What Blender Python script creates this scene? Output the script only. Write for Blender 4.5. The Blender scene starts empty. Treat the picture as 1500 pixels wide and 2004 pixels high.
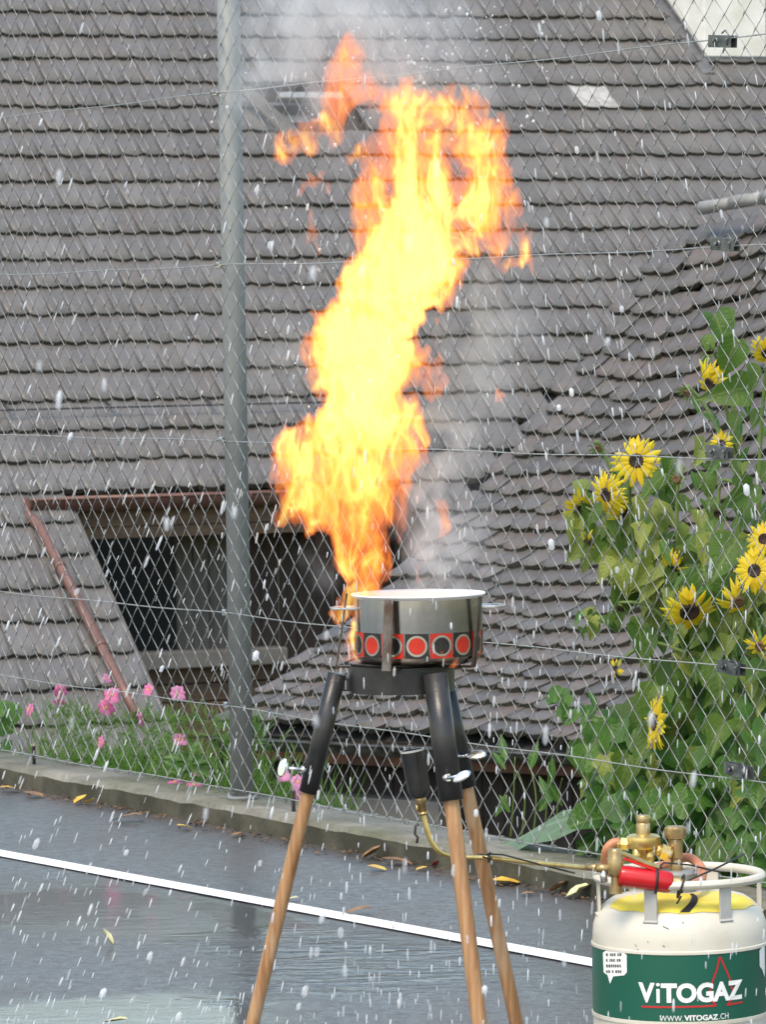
import bpy, bmesh, math, random
import numpy as np
from mathutils import Vector as V, Matrix as M

SC = bpy.context.scene
COL = SC.collection
random.seed(11)
R = math.radians

# ------------------------------------------------------------------ camera
CAM_H, FPX, IMW, IMH = 1.55, 9000.0, 1500.0, 2004.0
PITCH, ROLL = math.atan(387 / FPX), -0.016
camd = bpy.data.cameras.new('camera')
cam = bpy.data.objects.new('camera', camd)
COL.objects.link(cam)
cam.matrix_world = M.Translation((0, 0, CAM_H)) @ (M.Rotation(R(90) - PITCH, 4, 'X') @ M.Rotation(ROLL, 4, 'Z'))
camd.sensor_fit = 'HORIZONTAL'
camd.sensor_width = 36.0
camd.lens = FPX / IMW * 36.0
camd.clip_start, camd.clip_end = 0.1, 500.0
camd.dof.use_dof = True
camd.dof.focus_distance = 9.6
camd.dof.aperture_fstop = 38.0
SC.camera = cam

# ------------------------------------------------------------------ light
SUN_EL, SUN_AZ = R(58), R(-155)             # azimuth measured from +Y towards +X: behind the camera
world = bpy.data.worlds.new('World')
SC.world = world
world.use_nodes = True
wn = world.node_tree
sky = wn.nodes.new('ShaderNodeTexSky')
sky.sky_type = 'NISHITA'
sky.sun_disc = False
sky.sun_elevation = SUN_EL
sky.sun_rotation = SUN_AZ
sky.air_density = 1.6
sky.dust_density = 1.7
sky.ozone_density = 0.2
wn.links.new(sky.outputs[0], wn.nodes['Background'].inputs[0])
wn.nodes['Background'].inputs[1].default_value = 0.15
sund = bpy.data.lights.new('sun', 'SUN')
sund.energy = 1.5
sund.angle = R(20)
sund.color = (1.0, 0.86, 0.66)
sun = bpy.data.objects.new('sun', sund)
COL.objects.link(sun)
sd = V((math.sin(SUN_AZ) * math.cos(SUN_EL), math.cos(SUN_AZ) * math.cos(SUN_EL), math.sin(SUN_EL)))
sun.rotation_euler = sd.to_track_quat('Z', 'Y').to_euler()
SC.view_settings.view_transform = 'Standard'
SC.view_settings.look = 'None'
SC.view_settings.exposure = 0.86
SC.view_settings.gamma = 1.0
SC.view_settings.use_curve_mapping = False
SC.cycles.use_denoising = True
SC.cycles.transparent_max_bounces = 24
SC.cycles.max_bounces = 6
SC.cycles.volume_bounces = 1
SC.cycles.sample_clamp_indirect = 6.0

# ------------------------------------------------------------------ helpers
CM = cam.matrix_world.copy()
CR = CM.to_3x3()
def ray(x, y):
    return CR @ V(((x - 750) / FPX, -(y - 1002) / FPX, -1.0))
def P(x, y, Y):
    d = ray(x, y)
    return V((0, 0, CAM_H)) + d * (Y / d.y)
def hit(x, y, o, n):
    d = ray(x, y)
    c = V((0, 0, CAM_H))
    return c + d * ((o - c).dot(n) / d.dot(n))
def G(x, y, z=0.0):
    return hit(x, y, V((0, 0, z)), V((0, 0, 1)))
CI = CM.inverted()
def px(p):
    q = CI @ V(p)
    return 750 - FPX * q.x / q.z, 1002 + FPX * q.y / q.z
def inpoly(x, y, poly):
    c = False
    for i in range(len(poly)):
        x1, y1 = poly[i]; x2, y2 = poly[i - 1]
        if (y1 > y) != (y2 > y) and x < (x2 - x1) * (y - y1) / (y2 - y1) + x1:
            c = not c
    return c

ORG = {}
def tag(o, label=None, cat=None, group=None, kind=None):
    if label: o['label'] = label
    if cat: o['category'] = cat
    if group: o['group'] = group
    if kind: o['kind'] = kind
    return o
def thing(name, label, cat, loc, group=None):
    o = bpy.data.objects.new(name, None)
    o.empty_display_size = 0.1
    COL.objects.link(o)
    o.location = loc
    ORG[o] = V(loc)
    return tag(o, label, cat, group)
def place(name, me, parent=None, mw=None):
    o = bpy.data.objects.new(name, me)
    COL.objects.link(o)
    if parent is not None:
        o.parent = parent
        ORG[o] = ORG[parent] if mw is None else None
    else:
        ORG[o] = V((0, 0, 0))
    if mw is not None:
        base = ORG[parent] if parent is not None else V((0, 0, 0))
        o.matrix_local = M.Translation(-base) @ mw
    return o

class MB:
    def __init__(s):
        s.v, s.f, s.sm = [], [], []
    def add(s, vs, fs, smooth=False):
        b = len(s.v)
        s.v += [tuple(p) for p in vs]
        for f in fs:
            s.f.append([b + i for i in f]); s.sm.append(smooth)
        return s
    def tube(s, pts, r, n=8, cap=True, smooth=True, squash=None):
        pts = [V(p) for p in pts]
        rr = r if isinstance(r, (list, tuple)) else [r] * len(pts)
        vs, fs = [], []
        t0 = (pts[1] - pts[0]).normalized()
        up = V((0, 0, 1)) if abs(t0.z) < 0.9 else V((0, 1, 0))
        a = t0.cross(up).normalized()
        for i, p in enumerate(pts):
            t = (pts[min(i + 1, len(pts) - 1)] - pts[max(i - 1, 0)])
            t = t.normalized() if t.length > 1e-9 else t0
            a = (a - t * a.dot(t)).normalized()
            b = t.cross(a)
            for k in range(n):
                w = 2 * math.pi * k / n
                vs.append(p + a * (math.cos(w) * rr[i]) + b * (math.sin(w) * rr[i]))
        for i in range(len(pts) - 1):
            for k in range(n):
                k2 = (k + 1) % n
                fs.append((i * n + k, i * n + k2, (i + 1) * n + k2, (i + 1) * n + k))
        s.add(vs, fs, smooth)
        if cap:
            b = len(s.v) - len(vs)
            s.f.append([b + k for k in range(n)][::-1]); s.sm.append(False)
            s.f.append([b + (len(pts) - 1) * n + k for k in range(n)]); s.sm.append(False)
        return s
    def lathe(s, prof, mw, n=32, smooth=True, a0=0.0, a1=2 * math.pi):
        cut = []                                      # split the profile at its sharp corners so that edges stay crisp
        for i in range(1, len(prof) - 1):
            u = V((prof[i][0] - prof[i - 1][0], prof[i][1] - prof[i - 1][1])); w = V((prof[i + 1][0] - prof[i][0], prof[i + 1][1] - prof[i][1]))
            if u.length > 1e-7 and w.length > 1e-7 and abs(u.angle(w)) > R(38): cut.append(i)
        if cut:
            p0 = 0
            for c in cut + [len(prof) - 1]:
                s.lathe1(prof[p0:c + 1], mw, n, smooth, a0, a1); p0 = c
            return s
        return s.lathe1(prof, mw, n, smooth, a0, a1)
    def lathe1(s, prof, mw, n, smooth, a0, a1):
        full = abs(a1 - a0) > 6.28
        m = n if full else n + 1
        vs, fs = [], []
        for r, z in prof:
            for k in range(m):
                w = a0 + (a1 - a0) * k / n
                vs.append(mw @ V((r * math.cos(w), r * math.sin(w), z)))
        for i in range(len(prof) - 1):
            for k in range(n):
                k2 = (k + 1) % m
                fs.append((i * m + k, i * m + k2, (i + 1) * m + k2, (i + 1) * m + k))
        return s.add(vs, fs, smooth)
    def box(s, mw, sx, sy, sz, bev=0.0):
        x, y, z = sx / 2, sy / 2, sz / 2
        if bev <= 0:
            vs = [mw @ V((i * x, j * y, k * z)) for i in (-1, 1) for j in (-1, 1) for k in (-1, 1)]
            return s.add(vs, [(0, 1, 3, 2), (4, 6, 7, 5), (0, 4, 5, 1), (2, 3, 7, 6), (0, 2, 6, 4), (1, 5, 7, 3)])
        bm = bmesh.new()
        bmesh.ops.create_cube(bm, size=1.0)
        for q in bm.verts:
            q.co = V((q.co.x * sx, q.co.y * sy, q.co.z * sz))
        bmesh.ops.bevel(bm, geom=list(bm.edges), offset=bev, segments=2, affect='EDGES', profile=0.6)
        bm.verts.index_update()
        s.add([mw @ q.co for q in bm.verts], [[q.index for q in f.verts] for f in bm.faces])
        bm.free()
        return s
    def extr(s, poly, mw, t):
        n = len(poly)
        vs = [mw @ V((x, y, 0)) for x, y in poly] + [mw @ V((x, y, t)) for x, y in poly]
        fs = [list(range(n))[::-1], list(range(n, 2 * n))] + [(i, (i + 1) % n, n + (i + 1) % n, n + i) for i in range(n)]
        return s.add(vs, fs)
    def mesh(s, name, mat, org=V((0, 0, 0))):
        me = bpy.data.meshes.new(name)
        me.from_pydata([(x - org.x, y - org.y, z - org.z) for x, y, z in s.v], [], s.f)
        me.polygons.foreach_set('use_smooth', s.sm)
        for m in (mat if isinstance(mat, (list, tuple)) else [mat]):
            me.materials.append(m)
        me.update()
        return me
    def build(s, name, mat, parent=None, label=None, kind=None):
        org = ORG[parent] if parent is not None else V((0, 0, 0))
        o = place(name, s.mesh(name, mat, org), parent)
        return tag(o, label, None, None, kind)

def frame(o, x, z):
    """matrix with origin o, local x along x and local z along z"""
    x = V(x).normalized(); z = V(z); z = (z - x * z.dot(x)).normalized(); y = z.cross(x)
    m = M((x, y, z)).transposed().to_4x4()
    m.translation = V(o)
    return m
def zframe(o, z):
    z = V(z).normalized()
    x = V((1, 0, 0)) if abs(z.x) < 0.8 else V((0, 1, 0))
    x = (x - z * x.dot(z)).normalized()
    return frame(o, x, z)

# ------------------------------------------------------------------ materials
class NT:
    def __init__(s, name):
        s.m = bpy.data.materials.new(name); s.m.use_nodes = True
        s.t = s.m.node_tree; s.b = s.t.nodes['Principled BSDF']
        s.out = s.t.nodes['Material Output']
    def n(s, t, **k):
        q = s.t.nodes.new(t)
        for a, b in k.items(): setattr(q, a, b)
        return q
    def l(s, a, b): s.t.links.new(a, b)
    def co(s, kind='Object', scale=(1, 1, 1), rot=(0, 0, 0)):
        tc = s.n('ShaderNodeTexCoord'); mp = s.n('ShaderNodeMapping')
        mp.inputs['Scale'].default_value = scale; mp.inputs['Rotation'].default_value = rot
        if kind == 'World':
            g = s.n('ShaderNodeNewGeometry'); s.l(g.outputs['Position'], mp.inputs[0])
        else:
            s.l(tc.outputs[kind], mp.inputs[0])
        return mp.outputs[0]
    def noise(s, vec, scale, detail=4, rough=0.55, dist=0.0):
        q = s.n('ShaderNodeTexNoise'); s.l(vec, q.inputs['Vector'])
        q.inputs['Scale'].default_value = scale; q.inputs['Detail'].default_value = detail
        q.inputs['Roughness'].default_value = rough; q.inputs['Distortion'].default_value = dist
        return q.outputs['Fac']
    def ramp(s, fac, *st):
        q = s.n('ShaderNodeValToRGB'); s.l(fac, q.inputs[0])
        e = q.color_ramp.elements
        while len(e) < len(st): e.new(0.5)
        for el, (p, c) in zip(e, st):
            el.position = p; el.color = (c if len(c) == 4 else (*c, 1)) if not isinstance(c, float) else (c, c, c, 1)
        return q.outputs[0]
    def mix(s, fac, a, b, mode='MIX'):
        q = s.n('ShaderNodeMix', data_type='RGBA', blend_type=mode)
        for v, i in ((fac, 0), (a, 6), (b, 7)):
            if hasattr(v, 'links'): s.l(v, q.inputs[i])
            else: q.inputs[i].default_value = v if i == 0 else (*v[:3], 1)
        return q.outputs[2]
    def math(s, op, a, b=0.0, c=0.0):
        q = s.n('ShaderNodeMath', operation=op)
        for i, v in enumerate((a, b, c)):
            if hasattr(v, 'links'): s.l(v, q.inputs[i])
            else: q.inputs[i].default_value = v
        return q.outputs[0]
    def set(s, **k):
        for a, v in k.items():
            i = s.b.inputs[a.replace('_', ' ')]
            if hasattr(v, 'links'): s.l(v, i)
            elif isinstance(v, tuple): i.default_value = (*v[:3], 1)
            else: i.default_value = v
        return s
    def bump(s, h, strength=0.3, dist=0.01):
        q = s.n('ShaderNodeBump'); q.inputs['Strength'].default_value = strength; q.inputs['Distance'].default_value = dist
        s.l(h, q.inputs['Height']); s.l(q.outputs[0], s.b.inputs['Normal'])
        return s
    def rand(s):
        o = s.n('ShaderNodeObjectInfo'); g = s.n('ShaderNodeNewGeometry')
        return s.math('FRACT', s.math('ADD', o.outputs['Random'], g.outputs['Random Per Island']))

def simple(name, c1, c2=None, rough=0.5, metal=0.0, scale=20, stretch=(1, 1, 1), bump=0.0, bscale=None, lo=0.35, hi=0.65, coord='Object', **kw):
    t = NT(name)
    v = t.co(coord, stretch)
    c2 = c2 or tuple(0.7 * q for q in c1)
    f = t.noise(v, scale, 6)
    t.set(Base_Color=t.ramp(f, (lo, c1), (hi, c2)), Roughness=rough, Metallic=metal, **kw)
    if bump: t.bump(t.noise(v, bscale or scale * 3, 5), bump, 0.004)
    return t.m

def tile_mat(name, cols, moss, rough=0.5):
    t = NT(name); v = t.co('World')
    r = t.rand()
    st = [(i / len(cols), c) for i, c in enumerate(cols)]
    base = t.ramp(r, *st)
    base = t.mix(t.ramp(t.noise(v, 1.3, 5), (0.4, 0.0), (0.7, 0.45)), base, tuple(0.62 * q for q in cols[0]))
    base = t.mix(t.ramp(t.noise(v, 26, 6, 0.7), (0.42, 0.0), (0.75, 0.5)), base, tuple(1.35 * q for q in cols[0]))
    base = t.mix(t.ramp(t.noise(v, 5.5, 8, 0.75), (0.60, 0.0), (0.72, 0.8)), base, moss)
    t.set(Base_Color=base, Roughness=t.ramp(t.noise(v, 9, 4), (0.3, rough - 0.14), (0.7, rough + 0.2)))
    t.bump(t.noise(v, 60, 5), 0.35, 0.006)
    return t.m

MT = {}
MT['tile_grey'] = tile_mat('grey concrete tile', [(.135, .125, .117), (.104, .097, .091), (.158, .147, .138), (.122, .107, .096), (.142, .132, .124), (.128, .120, .115)], (.085, .08, .05), .46)
MT['tile_edge'] = simple('mossy tile edge with painted shadow line', (.035, .033, .024), (.06, .052, .035), .9, scale=12, coord='World')  # moss, and the shadow line under each course painted into the edge colour
MT['tile_brown'] = tile_mat('old clay tile', [(.112, .102, .096), (.086, .081, .078), (.126, .111, .102), (.116, .090, .078), (.136, .127, .121), (.078, .074, .072)], (.085, .085, .03), .5)
MT['tile_pale'] = simple('pale tile', (.46, .45, .43), (.30, .285, .265), .5, scale=14)
MT['underlay'] = simple('roof underlay', (.035, .030, .027), (.02, .018, .016), .9)
MT['galv'] = simple('galvanised steel', (.27, .285, .28), (.21, .222, .22), .6, .12, scale=9, stretch=(1, 1, .25), bump=.08)
MT['wire'] = simple('zinc wire', (.38, .395, .39), (.27, .285, .285), .5, .25, scale=30)
MT['strainer'] = simple('dull strainer steel', (.06, .07, .076), (.20, .21, .21), .4, .6, scale=28)
MT['render_white'] = simple('white render', (.80, .79, .74), (.66, .64, .57), .8, scale=4, bump=.3, bscale=60)
MT['strut'] = simple('grey strut paint', (.46, .46, .44), (.36, .36, .345), .45, scale=14)
MT['ridge'] = simple('pale ridge cap', (.33, .325, .315), (.23, .225, .215), .6, scale=9)
MT['lead'] = simple('lead flashing', (.16, .165, .17), (.10, .10, .105), .5, .3, scale=6)
MT['copper_pipe'] = simple('painted brown gutter', (.185, .095, .072), (.13, .062, .048), .45, .1, scale=7)
MT['board'] = simple('weathered board', (.115, .085, .062), (.07, .052, .04), .75, scale=3, stretch=(6, 6, .6), bump=.4, bscale=14)
MT['board_brown'] = simple('brown board', (.135, .085, .05), (.085, .052, .032), .7, scale=3, stretch=(1, 6, 6), bump=.3)
MT['board_grey'] = simple('grey board', (.105, .095, .080), (.065, .058, .05), .8, scale=3, stretch=(6, 6, .6), bump=.4, bscale=14)
MT['plaster_grey'] = simple('grey wall', (.17, .16, .148), (.12, .112, .10), .85, scale=3, bump=.3, bscale=30)
MT['dark_wood'] = simple('dark creosoted wood', (.045, .030, .022), (.028, .019, .014), .8, scale=3, stretch=(5, 5, .5), bump=.4)
MT['barn_dark'] = simple('barn interior in painted shade', (.010, .011, .010), (.006, .006, .006), .9)
MT['earth'] = simple('wet soil', (.055, .042, .030), (.03, .024, .018), .9, scale=6, bump=.8, coord='World')
MT['meadow'] = simple('garden ground', (.07, .075, .035), (.04, .05, .02), .95, scale=1.5, bump=.8, coord='World')
MT['black_paint'] = simple('black stove paint', (.022, .022, .023), (.045, .044, .043), .33, .2, scale=18, bump=.15, bscale=90)
MT['black_rubber'] = simple('black plastic', (.015, .015, .016), (.02, .02, .02), .45)
MT['soot'] = simple('sooty steel', (.05, .045, .04), (.16, .15, .14), .42, .6, scale=14, bump=.15)
MT['rusty'] = simple('scorched flat bar', (.085, .05, .035), (.16, .145, .13), .4, .6, scale=22, lo=.42, hi=.6)
MT['chrome'] = simple('bright steel', (.75, .75, .74), (.6, .6, .6), .18, 1.0)
MT['brass'] = simple('brass', (.78, .60, .24), (.60, .42, .14), .30, .85, scale=25, lo=.42, hi=.62)
MT['brass_old'] = simple('tarnished brass', (.50, .37, .18), (.34, .235, .11), .38, .8, scale=30, lo=.4, hi=.62)
MT['hose'] = simple('orange rubber hose', (.52, .22, .115), (.40, .15, .075), .48, scale=25, bump=.15, bscale=220)
MT['red_grip'] = simple('red plastic grip', (.62, .012, .018), (.42, .008, .012), .25, scale=9)
MT['white_paint'] = simple('chalky white steel paint', (.62, .585, .50), (.40, .36, .28), .42, scale=9, lo=.52, hi=.86, bump=.05, bscale=70)
MT['green_label'] = simple('green label', (.005, .098, .062), (.004, .085, .053), .38, scale=5)
MT['print_white'] = simple('white print', (.86, .86, .84), (.8, .8, .78), .4)
MT['print_dark'] = simple('dark print', (.06, .06, .06), (.05, .05, .05), .5)
MT['print_red'] = simple('red print', (.58, .02, .025), (.5, .015, .02), .4)
MT['sticker'] = simple('yellow sticker', (.82, .68, .09), (.74, .58, .06), .4, scale=12)
MT['enamel_white'] = simple('white enamel', (.85, .85, .83), (.8, .8, .78), .2)
MT['band_red'] = simple('red enamel', (.55, .026, .010), (.43, .018, .008), .3, scale=12)
MT['band_black'] = simple('black enamel', (.012, .011, .012), (.02, .018, .018), .25)
MT['steel_ring'] = simple('brushed ring', (.52, .50, .46), (.42, .40, .36), .3, .9)

def pot_mat():
    t = NT('stained pot steel'); v = t.co('Object', (1, 1, .22))
    s = t.noise(v, 26, 5)
    base = t.ramp(s, (.35, (.60, .585, .56)), (.68, (.36, .345, .32)))
    o = t.n('ShaderNodeTexCoord'); sp = t.n('ShaderNodeSeparateXYZ'); t.l(o.outputs['Object'], sp.inputs[0])
    low = t.n('ShaderNodeMapRange'); low.inputs[1].default_value = .03; low.inputs[2].default_value = .005
    t.l(sp.outputs['Z'], low.inputs[0])
    base = t.mix(t.math('MULTIPLY', low.outputs[0], t.ramp(s, (.3, .5), (.6, 1.0))), base, (.17, .13, .075))
    t.set(Base_Color=base, Metallic=1.0, Roughness=t.ramp(s, (.3, .14), (.7, .30)))
    t.bump(t.noise(t.co('Object', (1, 1, 3)), 7, 2), .08, .01)
    return t.m
MT['pot'] = pot_mat()

def wood_mat():
    t = NT('wet broomstick wood'); v = t.co('Object', (9, 9, .9))
    f = t.noise(v, 7, 6, .6, .6)
    w = t.n('ShaderNodeTexWave'); w.inputs['Scale'].default_value = 5.0; w.inputs['Distortion'].default_value = 7.0
    w.inputs['Detail'].default_value = 3.0; t.l(t.co('Object', (5, 5, .35)), w.inputs[0])
    base = t.ramp(f, (.3, (.50, .30, .15)), (.5, (.41, .225, .105)), (.72, (.24, .112, .046)))
    base = t.mix(t.math('MULTIPLY', w.outputs['Fac'], .35), base, (.22, .085, .03))
    base = t.mix(t.ramp(t.noise(t.co('Object', (6, 6, 1.2)), 5, 3), (.55, 0.0), (.7, .6)), base, (.58, .40, .25))
    t.set(Base_Color=base, Roughness=.38); t.bump(f, .15, .004)
    return t.m
MT['wood'] = wood_mat()

def concrete_mat():
    t = NT('mossy wet kerb concrete'); v = t.co('World')
    f = t.noise(v, 5, 8, .7)
    base = t.ramp(f, (.33, (.115, .105, .075)), (.5, (.20, .19, .155)), (.7, (.29, .275, .235)))
    base = t.mix(t.ramp(t.noise(v, 2.2, 6, .7), (.45, 0.0), (.62, .75)), base, (.095, .10, .045))
    t.set(Base_Color=base, Roughness=t.ramp(f, (.3, .45), (.7, .8)))
    t.bump(t.noise(v, 45, 6, .7), .7, .012)
    return t.m
MT['concrete'] = concrete_mat()
MT['kerb_face'] = simple('kerb face with algae and painted shade', (.040, .037, .022), (.105, .095, .066), .75, scale=7, bump=.7, bscale=45, coord='World', lo=.42, hi=.72)  # algae and dirt, with the front's shading also put into this darker colour

def asphalt_mat(name, paint=False):
    t = NT(name); v = t.co('World')
    g = t.n('ShaderNodeNewGeometry')
    fine = t.noise(v, 170, 3, .7); mid = t.noise(v, 26, 5, .7); big = t.noise(t.co('World', (1.0, .55, 1), (0, 0, R(10))), 3.4, 7, .68)
    warp = t.math('MULTIPLY_ADD', t.noise(v, 1.7, 6, .62), 1.5, -.75)
    def patch(x, y, rx, ry):                              # a pool or a drier hump, with a ragged outline
        c = G(x, y); mp = t.n('ShaderNodeMapping'); mp.vector_type = 'TEXTURE'
        mp.inputs['Location'].default_value = c; mp.inputs['Rotation'].default_value = (0, 0, R(20)); mp.inputs['Scale'].default_value = (rx, ry, 1)
        t.l(g.outputs['Position'], mp.inputs[0]); ln = t.n('ShaderNodeVectorMath', operation='LENGTH'); t.l(mp.outputs[0], ln.inputs[0])
        return t.ramp(t.math('ADD', ln.outputs['Value'], warp), (.45, 1.0), (1.0, 0.0))
    calm = t.math('MAXIMUM', t.math('MAXIMUM', patch(130, 1775, .50, .95), patch(500, 1800, .17, 1.0)), patch(200, 1995, .6, .55))
    rough_w = patch(740, 1890, .50, .70)
    pool = t.math('MAXIMUM', calm, rough_w)
    strk = t.noise(t.co('World', (2.4, 7, 1), (0, 0, R(8))), 2.6, 4, .6, .5)   # wind ripples
    if paint:
        base = t.ramp(t.noise(v, 40, 5), (.3, (.78, .78, .76)), (.62, (.86, .86, .84)), (.78, (.62, .62, .62)))
    else:
        base = t.ramp(fine, (.35, (.050, .046, .045)), (.65, (.150, .138, .132)))
        base = t.mix(t.ramp(big, (.42, 0.0), (.75, .7)), base, (.042, .042, .044))
        base = t.mix(t.ramp(mid, (.56, 0.0), (.75, .5)), base, (.115, .113, .11))
    grain = t.noise(v, 95, 3, .75)
    t.set(Base_Color=base, Roughness=.5, IOR=1.5, Specular_IOR_Level=.5 if paint else .12)
    if not paint:
        w = t.math('MULTIPLY', t.ramp(mid, (.36, .40), (.56, 1.0)), t.ramp(big, (.36, .55), (.56, 1.0)))
        w = t.math('MULTIPLY', w, t.ramp(grain, (.36, .45), (.56, 1.0)))
        w = t.math('MAXIMUM', w, pool)
        t.set(Base_Color=t.mix(t.math('MULTIPLY', pool, .75), base, (.030, .029, .032)), Coat_Weight=w, Coat_IOR=1.7, Coat_Roughness=t.math('MULTIPLY_ADD', pool, -.24, .30))
    h1 = t.math('MULTIPLY', t.math('ADD', fine, t.math('MULTIPLY', mid, 1.6)), t.math('MULTIPLY_ADD', pool, -.22, .26))
    h2 = t.math('MULTIPLY', strk, t.math('MULTIPLY', pool, 1.5))
    t.bump(t.math('ADD', h1, h2), .4, .010)
    q = t.n('ShaderNodeBump'); q.inputs['Strength'].default_value = 1.0; q.inputs['Distance'].default_value = .0012
    film = t.math('MULTIPLY', t.math('ADD', mid, t.math('MULTIPLY', grain, .30)), t.math('MULTIPLY_ADD', pool, -.8, 1.0))
    t.l(t.math('ADD', film, t.math('MULTIPLY', strk, t.math('MULTIPLY_ADD', rough_w, 6.5, .25))), q.inputs['Height']); t.l(q.outputs[0], t.b.inputs['Coat Normal'])
    return t.m
MT['asphalt'] = asphalt_mat('wet asphalt')
MT['line'] = asphalt_mat('white road paint', True)

def leaf_mat(name, c1, c2, vein, trans=0.35, rough=0.42):
    t = NT(name)
    o = t.n('ShaderNodeObjectInfo')
    r = t.rand()
    tc = t.n('ShaderNodeTexCoord'); sp = t.n('ShaderNodeSeparateXYZ'); t.l(tc.outputs['Object'], sp.inputs[0])
    ax = t.math('ABSOLUTE', sp.outputs['X'])
    mid = t.n('ShaderNodeMapRange'); mid.inputs[1].default_value = .045; mid.inputs[2].default_value = .0; t.l(ax, mid.inputs[0])
    ve = t.math('SINE', t.math('MULTIPLY', t.math('SUBTRACT', sp.outputs['Y'], t.math('MULTIPLY', ax, .75)), 42.0))
    vm = t.n('ShaderNodeMapRange'); vm.inputs[1].default_value = .93; vm.inputs[2].default_value = 1.0; t.l(ve, vm.inputs[0])
    base = t.mix(r, c1, c2)
    base = t.mix(t.ramp(t.noise(t.co('World'), 22, 5), (.4, 0.0), (.75, .5)), base, tuple(.6 * q for q in c1))
    base = t.mix(t.math('MULTIPLY', t.math('MAXIMUM', mid.outputs[0], t.math('MULTIPLY', vm.outputs[0], .5)), .7), base, vein)
    t.set(Base_Color=base, Roughness=rough)
    tl = t.n('ShaderNodeBsdfTranslucent'); t.l(base, tl.inputs[0])
    ms = t.n('ShaderNodeMixShader'); ms.inputs[0].default_value = trans
    t.l(t.b.outputs[0], ms.inputs[1]); t.l(tl.outputs[0], ms.inputs[2]); t.l(ms.outputs[0], t.out.inputs[0])
    t.bump(t.math('ADD', vm.outputs[0], t.noise(t.co('Object'), 9, 3)), .3, .02)
    return t.m
MT['leaf'] = leaf_mat('sunflower leaf', (.085, .185, .028), (.155, .26, .042), (.28, .35, .11), .5)
MT['leaf_ivy'] = leaf_mat('vine leaf', (.060, .18, .028), (.115, .255, .042), (.24, .37, .11), .5, .33)
MT['leaf_pale'] = leaf_mat('pale big leaf', (.15, .25, .14), (.19, .29, .16), (.30, .40, .24), .25)
MT['leaf_sick'] = leaf_mat('yellowing leaf', (.31, .36, .06), (.20, .28, .055), (.36, .36, .12))
MT['stem'] = simple('green stem', (.16, .24, .055), (.11, .17, .04), .5, scale=12)
MT['petal'] = leaf_mat('yellow petal', (.85, .66, .014), (.90, .77, .03), (.82, .56, .01), .35, .5)
MT['disc'] = simple('seed disc', (.018, .010, .008), (.045, .024, .012), .8, scale=60, bump=.8, bscale=70)
MT['sepal'] = leaf_mat('sepal', (.115, .185, .045), (.17, .23, .06), (.22, .28, .09))
MT['husk'] = simple('withered husk', (.20, .11, .05), (.10, .055, .025), .8, scale=30, bump=.6)
MT['pink'] = leaf_mat('pink petal', (.84, .13, .46), (.80, .09, .36), (.85, .35, .55), .4, .5)
MT['pink_pale'] = leaf_mat('pale pink petal', (.82, .26, .55), (.78, .20, .48), (.85, .42, .65), .4, .5)
MT['feather'] = leaf_mat('feathery leaf', (.10, .22, .03), (.16, .29, .05), (.16, .28, .05), .4)
MT['fallen_yellow'] = simple('fallen yellow leaf', (.78, .54, .07), (.55, .32, .05), .45, scale=30)
MT['fallen_brown'] = simple('fallen brown leaf', (.30, .17, .065), (.17, .085, .04), .5, scale=30)
MT['fallen_green'] = simple('fallen pale leaf', (.66, .63, .36), (.46, .44, .20), .45, scale=30)
MT['litter'] = simple('brown leaf crumbs', (.16, .085, .04), (.08, .045, .025), .6, scale=9, coord='World')
MT['fallen_red'] = simple('fallen red petals', (.45, .02, .05), (.30, .015, .03), .5, scale=30)

def drop_mat():
    t = NT('rain water'); t.set(Base_Color=(.94, .95, .97), Roughness=.12)
    tl = t.n('ShaderNodeBsdfTranslucent'); tl.inputs[0].default_value = (.95, .96, .98, 1)
    tr = t.n('ShaderNodeBsdfTransparent')
    m1 = t.n('ShaderNodeMixShader'); m1.inputs[0].default_value = .45
    t.l(t.b.outputs[0], m1.inputs[1]); t.l(tl.outputs[0], m1.inputs[2])
    m2 = t.n('ShaderNodeMixShader'); t.l(t.math('MULTIPLY_ADD', t.n('ShaderNodeNewGeometry').outputs['Random Per Island'], .5, .30), m2.inputs[0])
    t.l(m1.outputs[0], m2.inputs[1]); t.l(tr.outputs[0], m2.inputs[2]); t.l(m2.outputs[0], t.out.inputs[0])
    return t.m
MT['drop'] = drop_mat()
# ------------------------------------------------------------------ ground, kerb, white line
FO = G(465, 1624)                                   # foot of the kerb below the fence post
FA, FB = G(0, 1540), G(1170, 1766)
FT = (FB - FA); FT.z = 0; FT.normalize()            # along the fence, to the right and nearer
FN = V((FT.y, -FT.x, 0))                            # from the fence towards the camera
if FN.y > 0: FN = -FN
def F(s, n, z=0.0):
    return V((FO.x, FO.y, 0)) + FT * s + FN * n + V((0, 0, z))
def grid_strip(name, mat, s0, s1, ns, n0, n1, nn, zf, kind='structure'):
    vs = [F(s0 + (s1 - s0) * i / ns, n0 + (n1 - n0) * j / nn, zf(s0 + (s1 - s0) * i / ns, n0 + (n1 - n0) * j / nn)) for i in range(ns + 1) for j in range(nn + 1)]
    fs = [(i * (nn + 1) + j, (i + 1) * (nn + 1) + j, (i + 1) * (nn + 1) + j + 1, i * (nn + 1) + j + 1) for i in range(ns) for j in range(nn)]
    return MB().add(vs, fs, True).build(name, mat, kind=kind)
grid_strip('asphalt_ground', MT['asphalt'], -60, 60, 1, -0.02, 60, 1, lambda s, n: 0.0)
L0, L1 = G(0, 1671), G(1157, 1885)
ld = (L1 - L0).normalized(); ln = V((-ld.y, ld.x, 0)) * 0.04
a, b = L0 - ld * 30, L0 + ld * 40
MB().add([a - ln + V((0, 0, .004)), b - ln + V((0, 0, .004)), b + ln + V((0, 0, .004)), a + ln + V((0, 0, .004))], [(0, 1, 2, 3)]).build('road_marking', MT['line'], kind='structure')

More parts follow.
